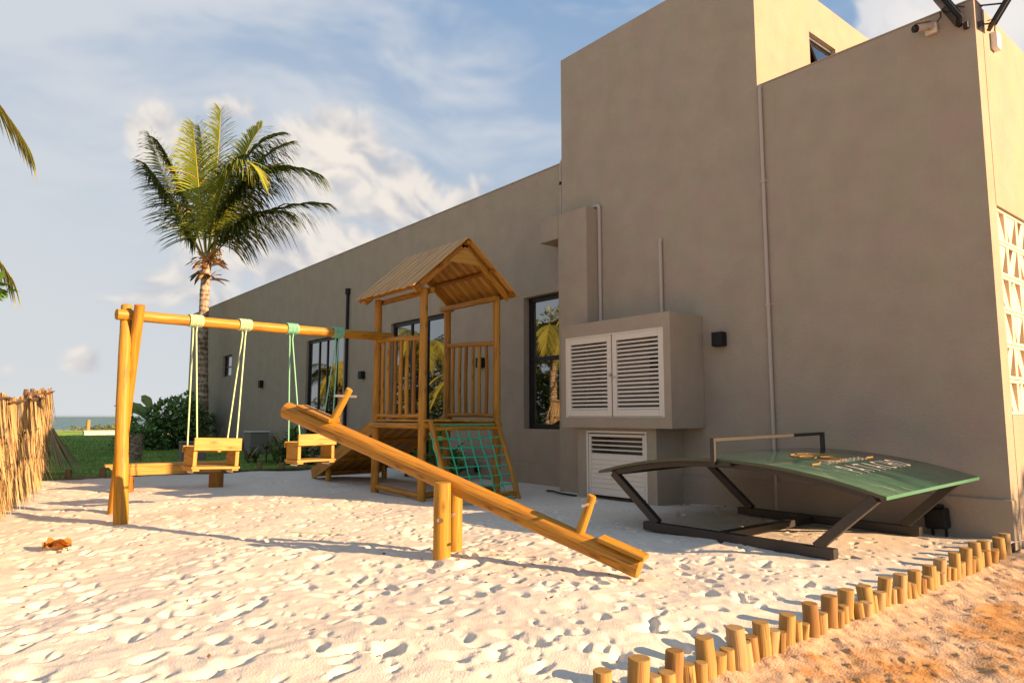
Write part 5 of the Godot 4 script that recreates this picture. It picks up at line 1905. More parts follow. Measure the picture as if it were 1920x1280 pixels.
func table_marks(t: Node3D) -> void:
	var font := SystemFont.new()
	font.font_names = PackedStringArray(["Droid Sans"])
	for row in 2:
		var word: String = ["PATACHO", "CASALMORES"][row]
		var hgt: float = [0.27, 0.105][row]
		var width: float = [1.26, 0.92][row]
		var s0: float = [0.02, 0.14][row]
		var q0: float = [0.0, 0.37][row]
		var step := width / word.length()
		for k in word.length():
			var tm := TextMesh.new()
			tm.text = word[k]
			tm.font = font
			tm.font_size = 64
			tm.depth = 0.002
			tm.pixel_size = hgt / 48.0
			var o := put("printed_letter", tm, M.logo_white, t, on_table(s0 + step * (k + 0.5), q0 + hgt * 0.5) * Transform3D(Basis().scaled(Vector3(0.60 if row == 0 else 0.75, 1, 1)), Vector3.ZERO))
			o.set_meta("label", "white printed letter")
	for s in [-0.06, 1.10]:
		var p0: Vector3 = on_table(s, 0.42).origin
		var p1: Vector3 = on_table(s + 0.16, 0.42).origin
		put("printed_dash", tube([p0, p1], 0.007, 6), M.logo_gold, t)
	# ring with fanned rays, gold
	var ring := MB.new()
	var cs := 0.56
	var cq := 0.68
	var pts := PackedVector3Array()
	for k in 41:
		var a := TAU * k / 40.0
		pts.append(on_table(cs + 0.28 * cos(a), cq + 0.26 * sin(a)).origin)
	tube_into(ring, pts, 0.0045, 5, Color.WHITE, false)
	for k in 6:
		var a := lerpf(-2.5, -0.64, k / 5.0)
		var q := PackedVector3Array()
		for m in 7:
			var f := m / 6.0
			var aa := a + 0.25 * sin(f * PI) * (1 if k % 2 else -1)
			var rr := lerpf(0.05, 0.27, f)
			q.append(on_table(cs + rr * cos(aa), cq + 0.02 + rr * sin(aa)).origin)
		tube_into(ring, q, 0.004, 5)
	var frond_q := [[0.0, 0.05, -0.18, 0.21], [0.0, 0.05, 0.02, 0.26], [0.0, 0.05, 0.17, 0.20], [0.0, 0.05, -0.22, 0.08]]
	for f in frond_q:
		var q := PackedVector3Array()
		for m in 6:
			var g := m / 5.0
			q.append(on_table(cs + lerpf(f[0], f[2], g), cq + lerpf(f[1], f[3], g) + 0.05 * sin(g * PI)).origin)
		tube_into(ring, q, 0.0045, 5)
	put("printed_emblem", ring.done(), M.logo_gold, t)


# ---------------------------------------------------------------- thatch
func blade_into(mb: MB, p: Vector3, dir: Vector3, side: Vector3, length: float, width: float, droop: Vector3, c0: Color, c1: Color, segs := 3) -> void:
	var first := mb.v.size()
	var n := side.cross(dir).normalized()
	for k in segs + 1:
		var t := float(k) / segs
		var q := p + dir * (length * t) + droop * (length * t * t)
		var w := width * (1.0 - 0.15 * t) * (1.0 if k < segs else 0.12) * (0.75 if k == 0 else 1.0)
		var c := c0.lerp(c1, t)
		mb.vert(q - side * w, (n - side * 0.35).normalized(), Vector2(0, t), c)
		mb.vert(q + side * w, (n + side * 0.35).normalized(), Vector2(1, t), c)
	for k in segs:
		var a := first + k * 2
		mb.tri(a, a + 1, a + 3)
		mb.tri(a, a + 3, a + 2)


func straw(r: RandomNumberGenerator) -> Color:
	var c := Color(0.39, 0.255, 0.09).lerp(Color(0.52, 0.40, 0.20), r.randf())
	if r.randf() < 0.24:
		c = Color(0.16, 0.092, 0.04).lerp(c, r.randf() * 0.6)
	if r.randf() < 0.10:
		c = c.lerp(Color(0.38, 0.36, 0.32), 0.6)
	return c


func thatch_panel(label: String, a: Vector3, b: Vector3, ha: float, hb: float, seed_: int, tiers: int) -> void:
	var t := thing("thatch_screen", label, "thatch fence", Vector3.ZERO, 0.0, "palm-thatch fence panels")
	var r := RandomNumberGenerator.new()
	r.seed = seed_
	var d := (b - a)
	var len := d.length()
	var f := d.normalized()
	var out := f.cross(Vector3.UP).normalized()
	if out.z > 0:
		out = -out
	var posts := int(len / 1.7) + 1
	var wave := noise(seed_, 1.0, 3)
	for k in posts + 1:
		var p := a + d * ((k + 0.25) / (posts + 0.5)) - out * 0.06
		var h := lerpf(ha, hb, float(k) / posts) + r.randf_range(-0.08, 0.05)
		pole("post", p - Vector3.UP * 0.3, p + Vector3.UP * h + f * r.randf_range(-0.05, 0.05), 0.042, 0.036, M.bark, t, 0.02, 0.06)
	var starts := [1.0, 0.70, 0.46]
	for tier in tiers:
		var mb := MB.new()
		var top: float = starts[tier]
		var count := int(len * 95)
		for k in count:
			var u := (k + r.randf()) / count
			var s := u * len
			var w := wave.get_noise_2d(s * 0.9, tier * 7.0)
			var w2 := wave.get_noise_2d(s * 4.0, tier * 7.0 + 3.0)
			var hh := lerpf(ha, hb, u)
			var p := a + d * u
			p += out * (0.030 * (tiers - tier) * 0.5 + 0.05 * w + 0.025 * w2 + r.randf_range(0.0, 0.022))
			p.y = hh * (top + 0.035 * w) + r.randf_range(-0.012, 0.02)
			var l := hh * 0.40 * r.randf_range(0.72, 1.15)
			if tier == 1:
				l = hh * 0.36 * r.randf_range(0.7, 1.2)
			if tier == tiers - 1:
				l = p.y * r.randf_range(0.80, 1.08)
			var lean := f * (0.16 + 0.40 * w + 0.28 * w2 + r.randf_range(-0.05, 0.06))
			var dir := (Vector3.DOWN + lean + out * r.randf_range(0.02, 0.12)).normalized()
			var c := straw(r).lerp(Color(0.30, 0.17, 0.055), clampf(w2 * 1.4, 0.0, 0.6))
			var tw := r.randf_range(-0.5, 0.5) + w2
			var side := (f * cos(tw) + out * sin(tw)).normalized()
			var droop := f * (0.14 * w2 + r.randf_range(-0.05, 0.05)) + out * r.randf_range(-0.03, 0.05)
			if tier == tiers - 1:
				droop += f * r.randf_range(-0.05, 0.14)
			blade_into(mb, p, dir, side, l, r.randf_range(0.008, 0.019), droop, c, c.lerp(Color(0.52, 0.40, 0.22), 0.4))
		put("thatch_leaves", mb.done(), M.thatch, t)
		# the stick and twine that tie the tier
		for q in 2:
			var pts := PackedVector3Array()
			for k in 17:
				var u := k / 16.0
				var w := wave.get_noise_2d(u * len * 0.9, tier * 7.0)
				pts.append(a + d * u + out * (0.035 * (tiers - tier) * 0.5 + 0.05 * w + 0.055) + Vector3.UP * (lerpf(ha, hb, u) * (top - 0.022 + 0.035 * w) + r.randf_range(-0.014, 0.014) - q * 0.02))
			var sb := MB.new()
			tube_into(sb, pts, 0.010 if q == 0 else 0.006, 6)
			put("tie_stick" if q == 0 else "twine", sb.done(), M.bark, t)
	# loose long strands
	var lo := MB.new()
	for k in int(len * 7):
		var u := r.randf()
		var p := a + d * u + out * r.randf_range(0.05, 0.10)
		p.y = lerpf(ha, hb, u) * r.randf_range(0.45, 1.0)
		var c := straw(r)
		blade_into(lo, p, (Vector3.DOWN + f * r.randf_range(-0.5, 0.5) + out * 0.2).normalized(), f, p.y * r.randf_range(0.5, 0.95), 0.006, f * r.randf_range(-0.35, 0.35) + out * 0.12, c, c, 5)
	put("loose_leaves", lo.done(), M.thatch, t)


func thatch_fence() -> void:
	thatch_panel("golden palm-leaf thatch panel standing on the sand, the one nearest the path", Vector3(-6.6, 0.0, 0.28), Vector3(-10.4, 0.0, -0.52), 1.50, 1.50, 41, 3)
	thatch_panel("sunlit palm-leaf thatch panel beside the swings, its frayed edge on the sand", Vector3(-10.2, 0.0, -0.50), Vector3(-13.35, 0.0, -1.14), 1.46, 1.60, 42, 3)
	thatch_panel("greyer palm-leaf thatch panel at the end of the fence by the lawn", Vector3(-13.4, 0.0, -1.02), Vector3(-17.25, 0.0, -1.62), 1.64, 1.80, 43, 3)
	var t := thing("thatch_bundle", "dry palm leaf bundle slumped on the end of the thatch fence by the lawn", "palm leaves", Vector3(-17.5, 0, -1.72))
	var r := RandomNumberGenerator.new()
	r.seed = 44
	var mb := MB.new()
	for k in 150:
		var a := r.randf() * TAU
		var dir := (Vector3(0.30 * cos(a), -1.0, 0.42 * sin(a) - 0.08)).normalized()
		var c := straw(r).lerp(Color(0.42, 0.32, 0.21), 0.4)
		blade_into(mb, Vector3(0, 1.12, 0.02) + Vector3(cos(a), 0, sin(a)) * 0.05, dir, Vector3(-sin(a), 0, cos(a)), r.randf_range(0.95, 1.2), r.randf_range(0.007, 0.013), Vector3(0.10 * cos(a), 0, 0.16 * sin(a)), c, c)
	put("leaves", mb.done(), M.thatch, t)
	put("stem", tube([Vector3(0, 1.3, 0.05), Vector3(0, 0.6, 0), Vector3(0.02, -0.1, -0.02)], 0.025, 8), M.bark, t)


# ---------------------------------------------------------------- palms
func bez(p: Array, t: float) -> Vector3:
	var a: Vector3 = p[0].lerp(p[1], t)
	var b: Vector3 = p[1].lerp(p[2], t)
	var c: Vector3 = p[2].lerp(p[3], t)
	return a.lerp(b, t).lerp(b.lerp(c, t), t)


# One palm leaf: a stalk along a curve with two ranks of drooping leaflets.
func frond_mesh(p: Array, leaf_len: float, count: int, green: Color, tip: Color, r: RandomNumberGenerator, hang := 0.35, face := Vector3.ZERO, width := 0.024) -> ArrayMesh:
	var mb := MB.new()
	var pts := PackedVector3Array()
	for k in 15:
		pts.append(bez(p, k / 14.0))
	tube_into(mb, pts, 0.034, 6, tip.lerp(Color(0.42, 0.34, 0.06), 0.6), true, 0.18)
	for k in count:
		var t := lerpf(0.11, 1.0, float(k) / (count - 1))
		var q := bez(p, t)
		var tan := (bez(p, minf(t + 0.02, 1.0)) - bez(p, maxf(t - 0.02, 0.0))).normalized()
		var s := tan.cross(Vector3.UP)
		if face != Vector3.ZERO:
			s = tan.cross(face)
		if s.length() < 0.15:
			s = tan.cross(Vector3(0.775, 0, 0.632))
		s = s.normalized()
		var prof := sin(PI * clampf(t * 0.80 + 0.16, 0.0, 1.0))
		var l := leaf_len * (0.36 + 0.64 * prof)
		for e in [-1.0, 1.0]:
			var dir: Vector3 = (s * e * lerpf(0.95, 0.45, t) + tan * lerpf(0.42, 0.95, t) + Vector3(0, r.randf_range(-0.12, 0.12), 0) + s * r.randf_range(-0.08, 0.08)).normalized()
			var c := green.lerp(tip, clampf(r.randf() * 0.55 + 0.25 * t, 0.0, 1.0))
			if r.randf() < 0.06:
				c = c.lerp(Color(0.42, 0.27, 0.07), 0.7)
			var side := tan.lerp(dir.cross(s).normalized(), 0.35).normalized()
			side = (side - dir * side.dot(dir)).normalized()
			blade_into(mb, q, dir, side, l * r.randf_range(0.86, 1.1), width * (0.6 + 0.5 * prof), Vector3.DOWN * hang * r.randf_range(0.6, 1.5), c, c.lerp(Color(0.34, 0.36, 0.10), 0.25), 4)
	return mb.done()


func trunk_mesh(pts: Array, r0: float, r1: float, seed_: int) -> ArrayMesh:
	var r := RandomNumberGenerator.new()
	r.seed = seed_
	var mb := MB.new()
	var n := noise(seed_, 3.0, 3)
	var rings := 150
	var seg := 18
	for k in rings + 1:
		var t := float(k) / rings
		var c := bez(pts, t)
		var step := fmod(k + 3.0 * absf(n.get_noise_2d(t * 7.0, 3.0)), 4.0) / 4.0
		var rad := lerpf(r0, r1, pow(t, 0.6)) * (1.0 + 0.085 * step) + (0.10 * exp(-t * 22.0))
		for s in seg + 1:
			var a := TAU * s / seg
			var w := n.get_noise_3d(cos(a) * 0.7, t * 9.0, sin(a) * 0.7)
			var p := c + Vector3(cos(a), 0, sin(a)) * rad * (1.0 + 0.07 * w)
			p.y += 0.022 * sin(a * 2.0 + k * 0.4)
			var tone := clampf(0.55 + 0.9 * w + (0.14 if step < 0.5 else -0.20), 0.0, 1.0)
			mb.vert(p, Vector3(cos(a), 0.35 - 0.9 * step, sin(a)).normalized(), Vector2(float(s) / seg, t), Color(0.10, 0.066, 0.045).lerp(Color(0.50, 0.385, 0.275), tone))
	for k in rings:
		for s in seg:
			var a := k * (seg + 1) + s
			mb.tri(a, a + seg + 1, a + seg + 2)
			mb.tri(a, a + seg + 2, a + 1)
	return mb.done()


func crown_husk(t: Node3D, c: Vector3, r: RandomNumberGenerator) -> void:
	for k in 24:
		var a := TAU * k / 24.0 * 2.3 + r.randf() * 0.6
		var mb := MB.new()
		var o := Vector3(cos(a), 0, sin(a))
		var y := r.randf_range(-0.75, 0.15)
		var up := r.randf_range(0.1, 0.8)
		var col := Color(0.56, 0.35, 0.16).lerp(Color(0.74, 0.54, 0.29), r.randf())
		for q in 3:
			blade_into(mb, c + o * 0.13 + Vector3(0, y, 0), (o * 0.8 + Vector3(0, up, 0) + Vector3(r.randf_range(-0.3, 0.3), 0, r.randf_range(-0.3, 0.3))).normalized(), Vector3(-o.z, 0.2, o.x).normalized(), r.randf_range(0.45, 0.85), r.randf_range(0.06, 0.115), Vector3(0, -r.randf_range(0.2, 0.9), 0), col, col.lerp(Color(0.42, 0.23, 0.10), 0.4), 5)
		put("dry_husk", mb.done(), M.thatch, t)


func main_palm() -> void:
	var base := Vector3(-28.7, 0.0, -7.75)
	var t := thing("palm_tree", "coconut palm with windswept crown beside the long wall", "palm tree", base)
	var rt := Vector3(0.632, 0, -0.775)
	var to := Vector3(0.775, 0, 0.632)
	var r := RandomNumberGenerator.new()
	r.seed = 71
	put("trunk", trunk_mesh([Vector3(0, -0.2, 0) + rt * 0.16, rt * 0.08 + Vector3(0, 2.4, 0), rt * -0.18 + Vector3(0, 5.0, 0), rt * -0.02 + Vector3(0, 7.75, 0)], 0.205, 0.165, 72), M.palm_bark, t)
	var crown := Vector3(0, 7.42, 0)
	var fr := [
		[[-0.63, 0.65, 0.00], [-1.49, 2.28, 0.10], [-2.30, 3.81, -0.30], [-3.12, 5.31, -0.80]],
		[[-0.27, 0.88, -0.20], [-0.61, 3.18, -0.60], [-0.84, 4.75, -1.00], [-1.28, 5.79, -1.40]],
		[[-0.10, 0.25, 0.20], [-0.06, 2.13, 0.90], [-0.15, 3.81, 1.20], [-0.40, 4.94, 1.00]],
		[[-0.10, 0.25, 0.00], [0.10, 2.97, -0.20], [0.06, 5.06, -0.40], [0.00, 6.11, -0.50]],
		[[0.15, 0.67, -0.20], [0.48, 3.39, -0.80], [0.94, 5.17, -1.30], [1.32, 5.84, -1.60]],
		[[0.21, 0.67, 0.00], [0.73, 3.81, -0.10], [1.61, 4.81, -0.30], [2.55, 5.10, -0.40]],
		[[0.27, 0.67, 0.10], [1.05, 2.87, 0.30], [2.09, 4.12, 0.30], [3.18, 4.50, 0.20]],
		[[0.27, 0.46, 0.20], [1.26, 3.22, 0.60], [2.82, 3.81, 0.80], [4.50, 3.14, 0.60]],
		[[0.31, 0.46, 0.00], [1.46, 1.72, 0.10], [3.03, 2.30, 0.00], [4.54, 2.30, -0.30]],
		[[0.30, 0.46, 0.20], [0.95, 2.50, 0.40], [1.95, 3.35, 0.50], [3.35, 3.45, 0.40]],
		[[0.21, 0.46, 0.40], [0.84, 2.66, 1.30], [1.61, 3.81, 1.80], [2.51, 2.87, 2.10]],
		[[-0.40, 0.46, 0.10], [-1.10, 1.90, 0.30], [-1.95, 2.95, 0.20], [-2.75, 3.75, 0.00]],
		[[-0.30, 0.46, 0.20], [-0.70, 2.30, 0.50], [-1.35, 3.60, 0.50], [-2.15, 4.55, 0.30]],
		[[0.00, 0.36, -0.30], [0.42, 2.97, -1.00], [1.15, 4.44, -1.80], [1.78, 4.39, -2.30]],
		[[0.32, 0.36, 0.20], [1.15, 1.45, 0.40], [2.10, 1.90, 0.50], [3.20, 1.75, 0.50]],
		[[-0.15, 0.46, -0.40], [-0.52, 2.76, -1.20], [-1.15, 3.91, -1.90], [-1.78, 4.02, -2.40]],
	]
	for k in fr.size():
		var p := []
		for q in fr[k]:
			p.append(crown + rt * q[0] + Vector3(0, q[1] * 1.07, 0) + to * q[2])
		# stalks start in the heart of the crown
		p[0] = crown + (p[0] - crown) * Vector3(0.45, 0.3, 0.45)
		var sun_tinted: bool = k in [2, 3, 10]  # fronds with sunlight painted in as a yellow leaf colour
		var g := Color(0.030, 0.075, 0.016)
		var tip := Color(0.105, 0.16, 0.028)
		if k in [0, 1, 4, 11, 12, 13, 15]:  # fronds turned from the sun: shade put into their leaf colour
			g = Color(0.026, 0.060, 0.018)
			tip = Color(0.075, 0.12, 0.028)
		if sun_tinted:
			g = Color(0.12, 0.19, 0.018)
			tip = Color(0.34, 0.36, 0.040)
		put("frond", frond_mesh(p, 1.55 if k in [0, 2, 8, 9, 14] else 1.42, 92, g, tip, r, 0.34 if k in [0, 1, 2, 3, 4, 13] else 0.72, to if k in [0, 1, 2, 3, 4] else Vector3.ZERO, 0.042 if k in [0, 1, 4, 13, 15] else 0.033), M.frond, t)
	crown_husk(t, crown, r)
	var fb := MB.new()
	for k in 60:
		var p := crown + rt * r.randf_range(0.35, 0.68) + to * r.randf_range(0.1, 0.4) + Vector3(0, r.randf_range(-0.05, 0.42), 0)
		cbox_into(fb, Vector3.ONE * r.randf_range(0.035, 0.06), 0.02, Transform3D(Basis(Vector3(1, 1, 0).normalized(), r.randf() * 3.0), p))
	put("flower_bunch_leaf", fb.done(), M.flower_yellow, t)
	put("flower_sheath", tube([crown + to * 0.15, crown + rt * 0.35 + to * 0.3 + Vector3(0, 0.35, 0), crown + rt * 0.52 + to * 0.32 + Vector3(0, 0.85, 0)], 0.07, 8, 0.3), M.dry_leaf, t)


# A palm for the far side of the playground, seen as fronds at the edge of the picture and in the window panes.
func far_palm(label: String, base: Vector3, height: float, lean: Vector3, seed_: int, spread: float, gold: float, n := 15, extra := []) -> Node3D:
	var t := thing("palm_tree", label, "palm tree", base, 0.0, "")
	var r := RandomNumberGenerator.new()
	r.seed = seed_
	var crown := Vector3(0, height, 0) + lean
	put("trunk", trunk_mesh([Vector3(0, -0.2, 0), Vector3(0, height * 0.35, 0) + lean * 0.1, Vector3(0, height * 0.7, 0) + lean * 0.5, crown], 0.19, 0.14, seed_ + 1), M.palm_bark, t)
	for k in n:
		var a := TAU * k / n * 2.0 + r.randf_range(-0.3, 0.3)
		var o := Vector3(cos(a), 0, sin(a))
		var rise := r.randf_range(-0.2, 1.0)
		var l := spread * r.randf_range(0.85, 1.1)
		var p := [crown, crown + o * l * 0.3 + Vector3(0, l * (0.22 + 0.35 * rise), 0), crown + o * l * 0.72 + Vector3(0, l * (0.12 + 0.38 * rise), 0), crown + o * l + Vector3(0, l * (-0.42 + 0.45 * rise), 0)]
		var g := Color(0.05, 0.10, 0.018).lerp(Color(0.16, 0.17, 0.025), gold * r.randf())
		if k >= n - extra.size():
			p = [crown]
			for q in extra[k - n + extra.size()]:
				p.append(q - base)
		put("frond", frond_mesh(p, 0.75, 58, g, Color(0.20, 0.20, 0.035).lerp(Color(0.34, 0.27, 0.05), gold), r, 0.6), M.frond, t)
	crown_husk(t, crown, r)
	return t


# ---------------------------------------------------------------- shrubs
func leaf_into(mb: MB, p: Vector3, dir: Vector3, up: Vector3, l: float, w: float, c: Color) -> void:
	var s := dir.cross(up).normalized()
	var n := s.cross(dir).normalized()
	var a := mb.vert(p, n, Vector2(0.5, 0), c * 0.9)
	mb.vert(p + dir * l * 0.42 + s * w - n * l * 0.03, (n + s * 0.4).normalized(), Vector2(1, 0.4), c)
	mb.vert(p + dir * l * 0.42 - s * w - n * l * 0.03, (n - s * 0.4).normalized(), Vector2(0, 0.4), c)
	mb.vert(p + dir * l * 0.5 - n * l * 0.09, n, Vector2(0.5, 0.5), c)
	mb.vert(p + dir * l - n * l * 0.14, n, Vector2(0.5, 1), c)
	mb.tri(a, a + 1, a + 3)
	mb.tri(a, a + 3, a + 2)
	mb.tri(a + 1, a + 4, a + 3)
	mb.tri(a + 2, a + 3, a + 4)


# Leaves gathered in tufts at the ends of twigs through the volume of a crown.
func leafy(mb: MB, centre: Vector3, radii: Vector3, tufts: int, per: int, size: float, c0: Color, c1: Color, r: RandomNumberGenerator) -> void:
	for k in tufts:
		var d := Vector3(r.randfn(), r.randfn(), r.randfn()).normalized()
		var rad := pow(r.randf(), 0.45)
		var p := centre + d * radii * rad
		var tone := r.randf()
		for q in per:
			var o := (d * 0.9 + Vector3(r.randfn(), r.randfn() * 0.7 + 0.25, r.randfn()) * 0.9).normalized()
			var c := c0.lerp(c1, clampf(tone * 0.7 + r.randf() * 0.4, 0.0, 1.0))
			leaf_into(mb, p + o * size * r.randf_range(0.1, 0.6), (o + Vector3(0, -0.15, 0)).normalized(), (Vector3.UP + Vector3(r.randfn(), 0, r.randfn()) * 0.35).normalized(), size * r.randf_range(0.75, 1.35), size * r.randf_range(0.24, 0.36), c)


func shrub(label: String, base: Vector3, blobs: Array, size: float, c0: Color, c1: Color, seed_: int) -> void:
	var t := thing("shrub", label, "shrub", base)
	var r := RandomNumberGenerator.new()
	r.seed = seed_
	var mb := MB.new()
	for b in blobs:
		leafy(mb, b[0], b[1], b[2], 7, size, c0, c1, r)
	put("foliage", mb.done(), M.leaf, t)
	var st := MB.new()
	for b in blobs:
		for k in 4:
			var e: Vector3 = b[0] + b[1] * Vector3(r.randf_range(-0.6, 0.6), r.randf_range(-0.2, 0.6), r.randf_range(-0.6, 0.6))
			tube_into(st, PackedVector3Array([Vector3(r.randf_range(-0.15, 0.15), -0.1, r.randf_range(-0.15, 0.15)), e * Vector3(0.5, 0.45, 0.5), e]), 0.022, 6, Color.WHITE, true, 0.4)
	put("stem", st.done(), M.bark, t)


# A clump of arching strap leaves.
func strap_plant(label: String, base: Vector3, n: int, l: float, w: float, c0: Color, c1: Color, seed_: int, up := 1.0, tall := 0.85, group := "strap-leaved plants along the wall") -> void:
	var t := thing("strap_plant", label, "plant", base, 0.0, group)
	var r := RandomNumberGenerator.new()
	r.seed = seed_
	var crowns := maxi(1, n / 18)
	for k in crowns:
		var mb := MB.new()
		var at_ := Vector3(r.randf_range(-0.45, 0.45), 0, r.randf_range(-0.3, 0.3)) if crowns > 1 else Vector3.ZERO
		var hgt := r.randf_range(0.08, tall)
		for q in 18:
			var a := TAU * q / 18.0 + r.randf() * 0.5
			var o := Vector3(cos(a), 0, sin(a))
			var dir := (o * r.randf_range(0.35, 1.0) + Vector3(0, up * r.randf_range(0.5, 1.3), 0)).normalized()
			var c := c0.lerp(c1, r.randf())
			blade_into(mb, at_ + Vector3(0, hgt * r.randf_range(0.3, 1.0), 0), dir, Vector3(-o.z, 0, o.x), l * r.randf_range(0.7, 1.2), w * r.randf_range(0.7, 1.2), Vector3(0, -r.randf_range(0.2, 0.7), 0), c, c.lerp(c1, 0.5), 5)
		tube_into(mb, PackedVector3Array([at_ + Vector3(0, -0.05, 0), at_ + Vector3(0, hgt, 0)]), 0.018, 6, Color(0.12, 0.10, 0.05))
		put("leaves", mb.done(), M.leaf, t)


func banana_leaves(t: Node3D, base: Vector3, r: RandomNumberGenerator) -> void:
	var rt := Vector3(0.632, 0, -0.775)
	for e in [[-1.55, 1.05, 1.0], [-1.15, 1.15, 0.9], [-0.55, 1.35, 0.3], [-0.75, 1.0, 0.9], [0.2, 1.3, 0.3]]:
		var p := [base, base + rt * e[0] * 0.3 + Vector3(0, e[1] * 0.75, 0), base + rt * e[0] * 0.7 + Vector3(0, e[1] * 1.0, 0), base + rt * e[0] + Vector3(0, e[1] * (1.0 - e[2] * 0.1), 0)]
		var mb := MB.new()
		var first := 0
		var c := Color(0.06, 0.16, 0.025).lerp(Color(0.20, 0.26, 0.05), r.randf())
		for k in 13:
			var q := k / 12.0
			var m := bez(p, q)
			var tan := (bez(p, minf(q + 0.03, 1.0)) - bez(p, maxf(q - 0.03, 0.0))).normalized()
			var s := tan.cross(Vector3(0.3, 0.8, 0.5)).normalized()
			var w := 0.16 * sin(PI * clampf((q - 0.25) / 0.75, 0.02, 1.0)) + 0.008
			var n := s.cross(tan).normalized()
			var f := 0.035 * sin(q * 20.0)
			mb.vert(m - s * w + n * (-w * 0.5 + f), n, Vector2(0, q), c)
			mb.vert(m, n, Vector2(0.5, q), c.lerp(Color(0.3, 0.35, 0.1), 0.4))
			mb.vert(m + s * w + n * (-w * 0.5 - f), n, Vector2(1, q), c)
			if k > 0:
				var a := first + (k - 1) * 3
				mb.tri(a, a + 1, a + 4)
				mb.tri(a, a + 4, a + 3)
				mb.tri(a + 1, a + 2, a + 5)
				mb.tri(a + 1, a + 5, a + 4)
		put("broad_leaf", mb.done(), M.leaf, t)


func broad_tree(label: String, base: Vector3, height: float, blobs: Array, size: float, seed_: int, c0: Color, c1: Color, per := 6) -> void:
	var t := thing("broad_tree", label, "tree", base)
	var r := RandomNumberGenerator.new()
	r.seed = seed_
	var tr := MB.new()
	tube_into(tr, PackedVector3Array([Vector3(0, -0.3, 0), Vector3(0.1, height * 0.25, 0.05), Vector3(-0.05, height * 0.5, 0.1)]), 0.17, 10, Color.WHITE, true, 0.6)
	put("trunk", tr.done(), M.bark, t)
	var br := MB.new()
	var mb := MB.new()
	for b in blobs:
		tube_into(br, PackedVector3Array([Vector3(-0.02, height * 0.3, 0.05), (b[0] as Vector3) * Vector3(0.5, 0.75, 0.5), b[0]]), 0.07, 7, Color.WHITE, true, 0.3)
		leafy(mb, b[0], b[1], b[2], per, size, c0, c1, r)
	put("limb", br.done(), M.bark, t)
	put("crown", mb.done(), M.leaf, t)


